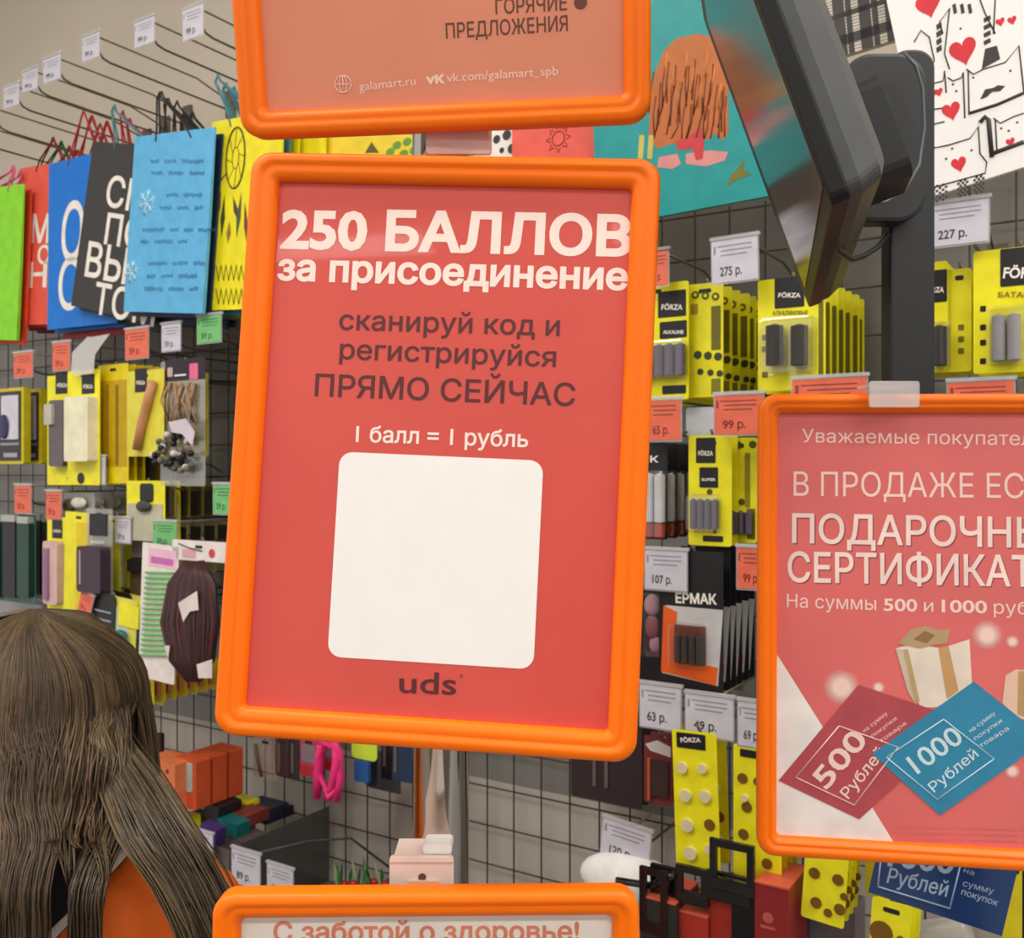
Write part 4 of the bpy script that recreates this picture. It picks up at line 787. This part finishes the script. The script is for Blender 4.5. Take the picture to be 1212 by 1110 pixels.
pack('hair_goods_pack', 'black based pack hanging below the wooden comb card', 'pack', (160, 540, 184, 578), .22, M(48, 44, 30), mkhook=False, stack=2, step=.03, slabel='black based pack behind below the comb card', sgroup='black based packs')
f, t = pack('bead_bag', 'clear bag of black and white beads under a black and pink header', 'bead bag', (190, 426, 243, 575), .265, BAGF, [('header_label', 'box', M(44, 34, 48), 196, 424, 243, 450, 0, .001), ('pink_mark', 'box', M(230, 110, 150), 225, 430, 235, 449, .001, .0015), ('pale_mark', 'box', M(200, 170, 160), 199, 435, 205, 446, .001, .0015), ('white_line', 'box', CW, 207, 443, 221, 445, .001, .0015)], depth=.0005)
for i in range(16): b = MB(); x = 198+i*2.4; b.tube([(*f.L(x, 452+R_.uniform(0, 6)), .003), (*f.L(x+R_.uniform(-6, 6), 475), .006), (*f.L(x+R_.uniform(-6, 6), 500), .004)], .0016, 5); part('ribbon_strand', b, [BRN, CLAY, M(170, 150, 120)][i % 3], t)
for i in range(46):
    a = R_.uniform(0, 6.28); r = 25*math.sqrt(R_.random()); b = MB(); q = f.L(215+r*math.cos(a), 535+r*math.sin(a)); b.ell((q[0], q[1], R_.uniform(.004, .018)), .0058, .0058, .0058, 8, 6); part('bead', b, [BLACK, M(90, 90, 84), M(214, 208, 200), BLACK, M(120, 112, 100)][i % 5], t)
b = MB(); b.poly([f.L(*p) for p in ((212, 500), (232, 496), (243, 512), (240, 528), (228, 514), (216, 512))], .020, .021); part('torn_film', b, M(214, 200, 210, .3), t)
pack('hair_goods_pack', 'yellow card with a round black header hanging in the middle left', 'pack', (150, 569, 195, 640), .265, YEL, [('black_label', 'box', BLACK, 166, 572, 182, 594, 0, .001, {'r': .006}), ('lower_film', 'box', M(190, 186, 160), 152, 596, 193, 640, 0, .002), ('dark_knob', 'ell', M(60, 66, 60), 165, 592, 182, 606, 0, .012)], stack=1, step=.03, slabel='yellow card behind the round black header', sgroup='round black header second')
pack('hair_goods_pack', 'front of a dark olive row of thin packs under the bead bag', 'pack', (190, 572, 208, 612), .255, M(120, 110, 30), [('dark_centre', 'box', M(52, 44, 30), 194, 578, 206, 610, 0, .003)], stack=7, step=.028, slabel='dark olive pack in the row under the bead bag', sgroup='olive row under the bead bag')
pack('hair_goods_pack', 'front of a dark row of packs behind the green striped pack', 'pack', (208, 620, 222, 680), .22, M(150, 140, 80), [('dark_centre', 'box', M(48, 40, 34), 210, 624, 221, 650, 0, .003)], mkhook=False, stack=5, step=.03, slabel='dark topped pack in the row behind the striped pack', sgroup='dark row behind the striped pack')
t = bpy.data.objects.new('clear_hood', None)
C.objects.unlink(t) if t.name in C.objects else None
f = wf(108, 418, .28); t = thing('clear_plastic_flap', 'crumpled clear plastic flap above the white block card', 'plastic flap', f)
b = MB(); b.add([(*f.L(84, 440), .0), (*f.L(98, 446), .012), (*f.L(112, 441), .002), (*f.L(94, 418), .014), (*f.L(106, 424), .0), (*f.L(120, 420), .012), (*f.L(104, 398), .0), (*f.L(116, 400), .014), (*f.L(130, 395), .0)], [(0, 1, 4, 3), (1, 2, 5, 4), (3, 4, 7, 6), (4, 5, 8, 7)]); part('film', b, clear('crumpled_film', (.95, .93, .9), .25, .2, .5, (.95, .92, .86)), t, smooth=True)
pack('clear_bag', 'row end of crumpled clear bags between the two yellow rows at the left', 'clear bag', (76, 583, 112, 608), .25, clear('crumpled_clear', (.8, .8, .78), .2, .2, .4, (.6, .6, .58)), [('white_content', 'ell', M(214, 214, 200), 88, 588, 106, 602, 0, .012), ('dark_content', 'ell', M(90, 80, 60), 78, 590, 90, 606, 0, .01)], mkhook=False, stack=3, step=.035, slabel='crumpled clear bag behind, between the yellow rows', sgroup='crumpled clear bags')
# ---- second and third rows
pack('hair_goods_pack', 'dark green glossy card with black and green sticks at the far left', 'pack', (-16, 608, 42, 712), .26, M(70, 110, 100, .35), [('silver_cap', 'box', M(180, 180, 174), 8, 609, 24, 617, 0, .012), ('silver_cap', 'box', M(180, 180, 174), 27, 611, 40, 619, 0, .012), ('black_stick', 'box', BLACK, 10, 617, 25, 706, 0, .012, {'r': .004}), ('green_stick', 'box', DKG, 27, 619, 41, 706, 0, .012, {'r': .004}), ('green_stick', 'box', DKG, -12, 617, 6, 706, 0, .012, {'r': .004})],
     stack=1, step=.05, slabel='dark green glossy card behind the far left one', sgroup='second green card')
pack('clear_box', 'clear grey plastic box below the dark green sticks', 'box', (-16, 712, 50, 742), .2, clear('grey_clear', (.8, .82, .84), .15, .2, .4, (.6, .6, .62)), depth=.04, mkhook=False)
pack('hair_brush_pack', 'yellow card with a pale pink brush above the hair of the woman', 'pack', (56, 612, 84, 742), .27, YEL, hd(62, 615, 74, 637, 'FÖRZA', 3)+[('pink_brush', 'box', M(216, 180, 176), 59, 640, 76, 714, 0, .014, {'r': .006}), ('bristle_strip', 'box', M(150, 110, 140), 62, 648, 67, 708, .014, .018)], stack=1, step=.04, slabel='yellow card behind the pale pink brush', sgroup='second pink brush card')
pack('hair_goods_pack', 'tall folded yellow card beside the pale pink brush', 'pack', (76, 606, 108, 748), .28, YEL, [('folded_half', 'box', M(232, 206, 10), 92, 618, 106, 744, 0, .004), ('dark_slot', 'box', BLACK, 84, 740, 92, 748, 0, .002)], roll=-2)
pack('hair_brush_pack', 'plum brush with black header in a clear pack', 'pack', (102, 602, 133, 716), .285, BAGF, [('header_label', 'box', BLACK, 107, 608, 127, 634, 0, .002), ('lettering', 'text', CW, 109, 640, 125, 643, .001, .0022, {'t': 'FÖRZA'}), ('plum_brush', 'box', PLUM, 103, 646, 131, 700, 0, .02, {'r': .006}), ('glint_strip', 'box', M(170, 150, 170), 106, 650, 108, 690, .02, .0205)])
pack('hair_goods_pack', 'narrow yellow green card right of the plum brush', 'pack', (128, 610, 142, 722), .26, M(206, 200, 40), stack=3, step=.03, slabel='narrow yellow green card behind right of the plum brush', sgroup='narrow cards right of plum brush')
pack('hair_goods_pack', 'brown bottle shaped pack left of the green striped pack', 'pack', (154, 660, 174, 716), .24, BRN, [('dark_cap', 'box', BLACK, 156, 662, 172, 676, 0, .01)], stack=2, step=.03, mkhook=False, slabel='brown pack behind the bottle shaped one', sgroup='brown packs')
pack('soap_dish', 'grey ring with a pink centre behind the green tag', 'ring', (156, 616, 180, 662), .24, M(130, 120, 116, .4), [('pink_centre', 'coins', M(196, 160, 150), 0, 0, 0, 0, 0, .002, {'pts': [(172, 632, .011)]})], mkhook=False)
pack('hair_goods_pack', 'yellow pack with a slanting teal tube under a black oval label', 'pack', (101, 704, 160, 836), .29, M(226, 220, 90, .4), [('pale_window', 'box', M(206, 212, 180), 104, 716, 152, 790, 0, .001), ('yellow_corner', 'box', YEL, 102, 772, 122, 806, .001, .002), ('yellow_corner', 'box', YEL, 142, 716, 166, 742, .001, .003),
     ('black_label', 'box', BLACK, 111, 702, 138, 756, .002, .004, {'r': .008}), ('lettering', 'text', CW, 114, 748, 133, 752, 0, .0045, {'t': 'FÖRZA'}), ('label_line', 'box', M(160, 160, 164), 114, 722, 134, 724, .004, .0044), ('label_line', 'box', M(160, 160, 164), 114, 732, 134, 734, .004, .0044),
     ('teal_tube', 'tube', M(44, 130, 150, .35), 0, 0, 0, 0, .002, .022, {'pts': [(151, 748), (142, 770), (133, 792), (125, 808)], 'rad': .0095}), ('silver_tip', 'ell', M(200, 204, 206), 134, 798, 146, 816, .002, .012)], roll=-4, stack=2, step=.03, slabel='yellow pack behind the slanting teal tube', sgroup='packs behind the teal tube')
pack('hair_goods_pack', 'clay pink clip card at the front of the lowest yellow row', 'pack', (154, 798, 182, 832), .27, YEL2, [('clay_clip', 'box', M(176, 110, 70), 160, 804, 178, 824, 0, .008)], stack=7, step=.022, slabel='yellow edged card in the lowest row behind the clip card', sgroup='lowest yellow row')
ptag((94, 700, 110, 728), .30, TAGO, 'tilted beside the plum brush', '39 р.', roll=-20)
f, t = pack('hair_tie_pack', 'tall white card of green striped hair ties', 'pack', (166, 644, 209, 806), .30, M(236, 226, 222, .5), [('pink_header', 'box', M(240, 190, 210), 176, 650, 209, 672, 0, .0008), ('magenta_print', 'box', M(200, 110, 180), 179, 660, 206, 668, .0008, .001)], roll=-3, hole=False)
for i in range(17):
    y = 677+i*6.1; b = MB(); b.tube([(*f.L(174-i*.35, y), .003), (*f.L(207-i*.4, y+.5), .003)], .0019, 6); part('hair_tie', b, M(130, 206, 120, .5), t)
f, t = pack('hair_piece_pack', 'dark brown hair piece oval hanging from a white header by the main frame', 'pack', (204, 640, 268, 664), .30, M(236, 226, 222, .5), [('red_blotch', 'coins', M(200, 70, 70), 0, 0, 0, 0, 0, .0008, {'pts': [(251, 655, .007)]}), ('pink_print', 'box', M(224, 170, 170), 216, 650, 232, 660, 0, .0006), ('swing_line', 'tube', BLACK, 0, 0, 0, 0, 0, .003, {'pts': [(212, 643), (224, 648), (240, 652)], 'rad': .0008})])
HB = M(52, 28, 30, .4, scale=120, var=.2)
for i in range(26):
    a = -1+2*i/25; b = MB(); cx = 232; w_ = 30*a
    b.tube([(*f.L(cx+w_*.35, 664), .004), (*f.L(cx+w_*.85, 690), .008), (*f.L(cx+w_+R_.uniform(-2, 2), 735), .012), (*f.L(cx+w_*.8, 780), .008), (*f.L(cx+w_*.25, 806), .004)], [.003, .0045, .005, .0045, .002], 6); part('hair_lock', b, HB if i % 4 else M(90, 30, 32, .4), t)
for pts in (((222, 712), (244, 698), (246, 720), (236, 722), (228, 734)), ((206, 762), (212, 762), (210, 778)), ((244, 784), (262, 778), (262, 800), (246, 800))):
    b = MB(); b.poly([f.L(*p) for p in pts], .017, .018); part('white_paper_scrap', b, M(226, 214, 210), t)
# ---- bottom left: orange box, hanging small goods, bins
f, t = pack('orange_carton', 'orange carton with pale front lying high at the lower left', 'box', (170, 900, 207, 958), .26, M(222, 120, 74, .5), [('pale_print', 'box', M(232, 160, 120), 176, 932, 200, 952, 0, .0006), ('dark_print', 'coins', M(120, 50, 30), 0, 0, 0, 0, 0, .0006, {'pts': [(185, 912, .005), (198, 913, .004)]})], depth=.05, mkhook=False)
pack('orange_carton', 'orange carton with a green and white window at the lower left', 'box', (205, 898, 232, 956), .235, M(206, 84, 42, .5), [('window', 'box', M(170, 190, 180), 214, 902, 228, 936, 0, .002, {'r': .004})], depth=.03, mkhook=False, stack=2, step=.035, slabel='orange red carton behind the green window one', sgroup='orange cartons behind')
pack('tool_pack', 'thin dark handle standing above the orange carton', 'handle', (184, 868, 190, 898), .22, M(48, 34, 34), depth=.008, mkhook=False)
for i, (x0, y0, x1, y1, m, nm, lb) in enumerate(((300, 872, 328, 922, BAGF, 'clear_bag', 'clear bag hanging under the left end of the main frame'), (326, 872, 344, 918, M(70, 50, 48), 'dark_brown_pack', 'dark brown pack under the left end of the main frame'),
      (342, 872, 354, 922, M(60, 50, 54), 'dark_grey_pack', 'dark grey pack left of the pink scrunchies'), (355, 872, 376, 918, M(196, 80, 110), 'pink_pack', 'rose pack with a red band left of the pink scrunchies'),
      (432, 872, 446, 930, M(36, 40, 44), 'black_pack', 'black pack between the lime pack and the navy pack'), (464, 872, 488, 925, NAVY, 'navy_pack', 'navy pack just left of the chrome pole'))):
    dd = [('red_band', 'box', M(200, 40, 50), 356, 906, 375, 918, 0, .002), ('grey_window', 'box', M(150, 130, 140), 358, 882, 374, 902, 0, .002)] if i == 3 else [('brown_tuft', 'tube', BRN, 0, 0, 0, 0, 0, .01, {'pts': [(x0+5, 880), (x0+8, 900), (x0+12, 918)], 'rad': .003})] if i == 0 else [('stripe', 'box', M(110, 96, 90), x0+3, 880, x0+6, 914, 0, .002)]
    pack(nm, lb, 'pack', (x0, y0, x1, y1), .12, m, dd, stack=1, step=.04, slabel='second pack behind the '+lb, sgroup='second packs under the main frame')
pack('lime_pack', 'bright lime pack peeping below the main frame', 'pack', (416, 860, 446, 899), .14, M(206, 232, 60), [('blue_part', 'box', M(30, 86, 150), 421, 900, 438, 925, -.002, .004, {'r': .004})], rad=.008)
pack('dark_pack', 'charcoal pack wedge behind the black and navy packs', 'pack', (436, 890, 474, 936), .08, M(70, 66, 74), mkhook=False)
f = wf(394, 905, .16); t = thing('hot_pink_scrunchie', 'hot pink fabric scrunchies tied in hanging loops under the main frame', 'scrunchie', f)
HP = M(240, 50, 130, .55)
for pts, r in ((((388, 868), (380, 890), (378, 915), (376, 944)), .007), (((396, 868), (402, 890), (406, 920), (402, 946)), .0055), (((380, 872), (396, 884), (404, 900), (396, 930), (388, 944)), .005), (((384, 880), (376, 905), (386, 930), (394, 942), (402, 930)), .0045)):
    b = MB(); b.tube([(*f.L(*p), R_.uniform(0, .012)) for p in pts], [r*R_.uniform(.8, 1.3) for _ in pts], 10); part('fabric_loop', b, HP, t)
hook(392, 850, .17, 'carrying the hot pink scrunchies', upper=False, drop=0)
# bins: dark translucent dividers standing out from the wall
def wbox(b, s0, s1, z0, z1, h0, h1): return b.box(s0, z0, h0, s1, z1, h1)
DT = clear('dark_translucent', (.34, .34, .33), .12, .25, .35, (.16, .16, .15)); BT_ = clear('brown_translucent', (.4, .36, .34), .1, .3, .5, (.24, .19, .18))
q = ray(275, 1003); hn = .246; tt = (WO+WN*hn-CAM).dot(WN)/q.dot(WN); pd = CAM+q*tt; sD = (pd-WO).dot(WE); zD = pd.z
fb = Fr(WO+WE*sD+WZ*(zD-.13), WE, WZ, WN)
t = thing('display_bin', 'dark translucent open display bin hanging low on the wire grid', 'bin', fb)
b = MB(); b.box(-.003, 0, .025, 0, .13, hn); part('side_wall', b, DT, t)
b = MB(); b.box(.16, 0, .025, .163, .05, hn); part('side_wall', b, DT, t)
b = MB(); b.box(-.19, 0, .025, -.187, .10, hn); part('side_wall', b, DT, t)
b = MB(); b.box(-.19, -.003, .025, .163, 0, hn); part('bottom', b, BT_, t)
b = MB(); b.box(-.19, 0, hn, .163, .035, hn+.003); part('front_lip', b, BT_, t)
b = MB(); b.box(-.06, 0.035, hn+.0005, -.004, .125, hn+.003); part('divider_front', b, BT_, t)
b = MB(); b.tube([(0, .112, hn), (.06, .118, .14), (.10, .112, .08), (.155, .05, .03)], .002, 6); part('wire_rim', b, DGREY, t)
ptag((275, 1008, 308, 1048), .262, TAGW, 'left one of the pair on the bin front, behind the lowest frame', '89 р.', mkhook=False)
ptag((317, 1026, 347, 1062), .266, TAGW, 'right one of the pair on the bin front', '79 р.', mkhook=False)
ptag((222, 984, 252, 1022), .262, TAGW, 'on the bin edge beside the hair of the woman', '69 р.', mkhook=False)
for i, (x0, y0, x1, y1, h, m, dp, lb) in enumerate(((208, 965, 226, 985, .22, YEL, .02, 'small bright yellow box in the bin at the lower left'), (225, 963, 242, 985, .2, M(20, 70, 50), .02, 'small dark green box in the bin'), (240, 952, 258, 985, .2, BLACK, .05, 'small black box in the bin'),
      (236, 978, 256, 1000, .235, M(66, 46, 110), .02, 'small violet box near the bin edge'), (256, 972, 280, 990, .2, M(16, 100, 100), .03, 'small teal box in the bin'), (258, 962, 292, 976, .17, M(126, 54, 40), .05, 'flat brown red box in the bin'),
      (260, 946, 292, 956, .13, YEL, .03, 'flat yellow box at the back of the bin'), (284, 955, 316, 972, .12, M(40, 44, 70), .05, 'flat navy box at the back of the bin'), (318, 955, 338, 966, .08, BLACK, .02, 'small black box at the back of the bin right'),
      (256, 990, 290, 1035, .2, M(92, 74, 76), .05, 'grey brown box standing inside the bin front'))):
    pack('small_box', lb, 'box', (x0, y0, x1, y1), h, m, depth=dp, mkhook=False, roll=R_.uniform(-6, 6), rad=.001)
f = wf(420, 1030, .14); t = thing('artificial_plant_bunch', 'bunch of green leaf blades with red berries in the bin behind the lowest frame', 'plant', f)
for i in range(16):
    x = 392+i*4.4; b = MB(); tx = x+R_.uniform(-14, 14); p0 = Vector(f.L(x, 1054)); p1 = Vector(f.L((x+tx)/2, 1032)); p2 = Vector(f.L(tx, 1014+R_.uniform(0, 12)))
    b.poly([(p0.x-.002, p0.y), (p0.x+.002, p0.y), (p1.x+.004, p1.y), (p2.x, p2.y), (p1.x-.003, p1.y)], R_.uniform(-.02, .02), R_.uniform(.021, .022)-.02 if False else None); part('leaf_blade', b, [M(34, 84, 36), M(60, 110, 50), M(150, 170, 130)][i % 3], t, recalc=False)
for i in range(9):
    b = MB(); p = f.L(412+i*7+R_.uniform(-2, 2), 1048+R_.uniform(-6, 4)); b.ell((p[0], p[1], .01+R_.uniform(-.01, .01)), .007, .007, .007, 10, 7); part('red_berry', b, M(170, 30, 50, .3), t)

# ------------------------------------------------------------------ the woman seen from behind
SK = M(214, 160, 130, .5, var=.03); HAIRM = [M(84, 68, 52, .36, scale=200, var=.12), M(108, 90, 64, .36, scale=200, var=.12), M(66, 54, 42, .4, scale=200, var=.12), M(146, 122, 88, .36, scale=200, var=.12), M(96, 74, 56, .4, scale=200, var=.1)]
WX, WY = -0.43, 0.84
woman = bpy.data.objects.new('person', None); C.objects.link(woman); woman.location = (WX, WY, 0)
tag(woman, 'woman with long brown hair in an orange vest over black, seen from behind', 'person')
def skin(name, verts, edges, rad, lv=2):
    me = bpy.data.meshes.new(name); me.from_pydata(verts, edges, []); o = bpy.data.objects.new(name, me); C.objects.link(o)
    md = o.modifiers.new('s', 'SKIN'); md.use_smooth_shade = True
    for i, r in enumerate(rad):
        sv = me.skin_vertices[0].data[i]; sv.radius = r if isinstance(r, tuple) else (r, r); sv.use_root = (i == 0)
    m2 = o.modifiers.new('u', 'SUBSURF'); m2.levels = lv; m2.render_levels = lv
    dg = bpy.context.evaluated_depsgraph_get(); nm = bpy.data.meshes.new_from_object(o.evaluated_get(dg)); bpy.data.objects.remove(o); nm.name = name; nm.materials.clear(); return nm
V = []; E_ = []; RD = []
def node(p, r, par=None):
    V.append(p); RD.append(r); i = len(V)-1
    if par is not None: E_.append((par, i))
    return i
pel = node((0, 0, .86), (.15, .105)); wa = node((0, .0, 1.02), (.125, .09), pel); ch = node((0, -.005, 1.2), (.15, .10), wa); up = node((0, 0.0, 1.31), (.12, .085), ch); nk = node((0, .012, 1.385), (.055, .055), up); ne2 = node((0, .03, 1.43), (.05, .052), nk)
hd1 = node((0, .05, 1.465), (.072, .085), ne2); hd2 = node((0, .05, 1.515), (.065, .078), hd1)
for s_ in (-1, 1):
    sh = node((.155*s_, .0, 1.315), .052, up); el = node((.2*s_, .03, 1.06), .036, sh); wrj = node((.16*s_, .27, 1.0), .023, el); pm = node((.155*s_, .33, 1.0), (.032, .018), wrj); pm2 = node((.153*s_, .37, .998), (.034, .014), pm)
    for k in range(4):
        fx = .153*s_+(-.027+.018*k); ln_ = [.030, .036, .034, .026][k]; a_ = node((fx, .395, .996), .009, pm2); b_ = node((fx, .395+ln_, .990), .008, a_); node((fx, .395+ln_*1.8, .976), .007, b_)
    th = node((.155*s_-.03*s_, .345, .992), .010, pm); node((.155*s_-.045*s_, .375, .982), .009, th)
    hp = node((.085*s_, .0, .80), .088, pel); kn = node((.09*s_, -.01, .46), .055, hp); an = node((.09*s_, .0, .09), .036, kn); node((.09*s_, .12, .035), (.038, .028), an)
bm_ = skin('body', V, E_, RD); bm_.materials.append(SK); body = bpy.data.objects.new('body', bm_); C.objects.link(body); body.parent = woman; bm_.shade_smooth()
# face on the far side
b = MB(); b.ell((0, .139, 1.475), .010, .016, .018, 10, 8); part('nose', b, SK, woman)
for s_ in (-1, 1):
    b = MB(); b.ell((.03*s_, .124, 1.495), .012, .008, .008, 10, 8); part('eye', b, WHITE, woman); b = MB(); b.ell((.03*s_, .131, 1.495), .005, .003, .005, 8, 6); part('iris', b, M(70, 50, 36), woman)
    b = MB(); b.ell((.073*s_, .05, 1.48), .010, .016, .026, 10, 8); part('ear', b, SK, woman)
b = MB(); b.ell((0, .132, 1.44), .022, .006, .006, 10, 6); part('mouth', b, M(180, 90, 84), woman)
def garment(name, keep, off, mat, cuts=(), thick=.002):
    bm = bmesh.new(); bm.from_mesh(bm_)
    for co, no in cuts: bmesh.ops.bisect_plane(bm, geom=bm.verts[:]+bm.edges[:]+bm.faces[:], plane_co=co, plane_no=no)
    bmesh.ops.delete(bm, geom=[f_ for f_ in bm.faces if not keep(f_.calc_center_median())], context='FACES')
    bm.normal_update()
    ns = [(v, v.normal.copy()) for v in bm.verts]
    for v, n_ in ns: v.co += n_*off
    ge = bmesh.ops.solidify(bm, geom=bm.faces[:], thickness=thick)
    me = bpy.data.meshes.new(name); bm.to_mesh(me); bm.free(); me.materials.append(mat); me.shade_smooth(); o = bpy.data.objects.new(name, me); C.objects.link(o); o.parent = woman; return o
VA, VB = 1.262, 1.05
vl = lambda p: VA+VB*abs(p.x)
cuts = [((0, 0, 0), (1, 0, 0)), ((0, 0, VA), (-VB, 0, 1)), ((0, 0, VA), (VB, 0, 1)), ((0, 0, VA-.010), (-VB, 0, 1)), ((0, 0, VA-.010), (VB, 0, 1)), ((0, 0, .84), (0, 0, 1)), ((0, 0, 1.395), (0, 0, 1))]
garment('black_shirt', lambda p: p.z > .84 and p.z < 1.395 and (p.y < .2 or p.z < .9) and not (abs(p.x) > .13 and p.z < 1.12 and p.y > .24), .006, M(34, 28, 32, .7), cuts)
garment('orange_vest', lambda p: p.z > .84 and p.z < vl(p)-.010 and abs(p.x) < .235 and p.y < .13 and p.z < 1.4, .014, M(255, 112, 26, .7), cuts)
garment('white_piping', lambda p: vl(p)-.0098 < p.z < vl(p) and p.z < 1.4 and abs(p.x) < .2, .017, M(226, 214, 206, .6), cuts+[((0, 0, VA-.004), (-VB, 0, 1)), ((0, 0, VA-.004), (VB, 0, 1))]).name = 'white_piping'
garment('trousers', lambda p: .09 < p.z < .87 and p.y < .15 and abs(p.x) < .19, .010, M(40, 42, 52, .8), [((0, 0, .09), (0, 0, 1))])
garment('shoe', lambda p: p.z < .09, .010, M(50, 48, 50, .6), [((0, 0, .09), (0, 0, 1))])
# hair: a cap and tapering locks of strands
b = MB(); lp = []
for j in range(0, 9):
    th = math.pi*(.02+.6*j/8); lp.append([(.088*math.sin(th)*math.cos(a), .05-.006+.100*math.sin(th)*math.sin(a), 1.475+.093*math.cos(th)) for a in [2*math.pi*k/24 for k in range(24)]])
b.loft(lp, True, False)
b2 = MB(); b2.smooth = True; b2.v, b2.f = b.v, [f_ for f_ in b.f if not all(b.v[i][1] > .105 and b.v[i][2] < 1.52 for i in f_)]
hair = part('hair', b2, HAIRM[2], woman, smooth=True)
HO = Vector((WX, WY, 0))
def pw(px, py, Y): return wpt(px, py, Y)-HO
def on_head(phi, th, k=1.0):  # phi 0 = towards camera
    return Vector((.091*k*math.sin(th)*math.sin(phi), .044-.104*k*math.sin(th)*math.cos(phi), 1.475+.098*k*math.cos(th)))
def spline(pts, n):
    out = []; P = [pts[0]]+list(pts)+[pts[-1]]
    for i in range(1, len(P)-2):
        for k in range(n):
            t_ = k/n; a, b_, c, d = P[i-1], P[i], P[i+1], P[i+2]
            out.append(.5*((2*b_)+(c-a)*t_+(2*a-5*b_+4*c-d)*t_*t_+(3*b_-a-3*c+d)*t_**3))
    out.append(P[-2]); return out
locks = []
# right side locks swept over the right shoulder (px guides), then the back curtain
for i in range(9):
    u = i/8
    locks.append((1.4-.3*u, [pw(138-26*u, 868+6*u, .845-.035*u), pw(168-34*u, 914+14*u, .795), pw(206-44*u, 975+18*u, .745), pw(240-40*u, 1030+16*u, .73), pw(268-36*u, 1096+16*u, .72), pw(300-50*u, 1180, .72)], .016, 1.0))
for i in range(20):
    u = i/19; x = -110+u*250; mid = 44 < x-6 < 132
    end = (1068+R_.uniform(-32, 30)) if mid else 1300
    if mid: xs = x+R_.uniform(-8, 8)
    else: xs = x-(0 if x < 60 else 14)
    Yb = .735; ex = (x-5)/145; e_ = .035*ex*ex
    pts = [pw(x*1.0+2, 905, .775+e_), pw(x*.98+R_.uniform(-4, 4), 948, .763+e_), pw(x*.92+4+R_.uniform(-8, 8), 990, .742+e_*.5)]
    if mid and i % 3: pts += [pw(xs*.9+6, 1002+R_.uniform(-8, 14), Yb-.01)]
    elif mid: pts += [pw(xs*.85+12, 1030, Yb-.015), pw(xs*.9+4+R_.uniform(-6, 10), end, Yb-.01)]
    else: pts += [pw(xs*.82, 1050, Yb-.02), pw(xs*.8, 1120, Yb-.02), pw(xs*.8, end, Yb-.02)]
    dxx = (x-606)/FP*.775-WX; locks.append((math.asin(max(-.95, min(.95, dxx/.1))), pts, .013, .28 if mid else 1.0))
for i in range(12):   # far side left and front strands framing the face
    s_ = 1 if i % 2 else -1; ph = s_*(1.5+.12*i); z0 = on_head(ph, 1.5)
    locks.append((ph, [Vector((z0.x*1.04, z0.y, 1.42)), Vector((z0.x*1.08, z0.y-.01, 1.33)), Vector((z0.x*1.2, z0.y-.03, 1.22))], .010, 1.0))
for li, (ph, guide, spread, dens) in enumerate(locks):
    g0 = [on_head(ph*.25, .12), on_head(ph*.75, .5), on_head(ph, 1.0), on_head(ph, 1.45)]
    for sub in range(2):
        b = MB(); nst = int(52*dens)
        for k in range(nst):
            a = R_.uniform(0, 6.283); r = math.sqrt(R_.random()); o1 = Vector((math.cos(a)*r, math.sin(a)*r*.5, 0)); dp = R_.uniform(-.11, .11)
            pts = [on_head(ph*.25+dp*2, .12, 1+.02*r), on_head((ph+dp)*.75, .5, 1.0+.03*R_.random()), on_head(ph+dp, 1.0, 1.0+.03*R_.random()), on_head(ph+dp, 1.4, 1.0+.03*R_.random())]
            n_ = len(guide)
            for j, g in enumerate(guide):
                tp = (.75+.25*min(1, j/2)) if dens == 1.0 else (1.1-.9*j/(n_-1)); pts.append(g+o1*spread*tp+Vector((R_.uniform(-.0022, .0022), R_.uniform(-.0015, .0015), 0)))
            sp = spline(pts, 3)
            if dens < 1: sp = sp[:max(8, int(len(sp)*R_.uniform(.72, 1)))]
            rr_ = [.0006+.0003*math.sin(math.pi*q/len(sp)) for q in range(len(sp))]; rr_[-1] = .0003
            b.tube(sp, rr_, 3, cap=False)
        o = part('hair_lock', b, HAIRM[R_.choice([0, 0, 1, 1, 2, 3, 4]) if sub == 0 else R_.choice([0, 2, 4, 1])], hair, recalc=False); o['kind'] = 'stuff'
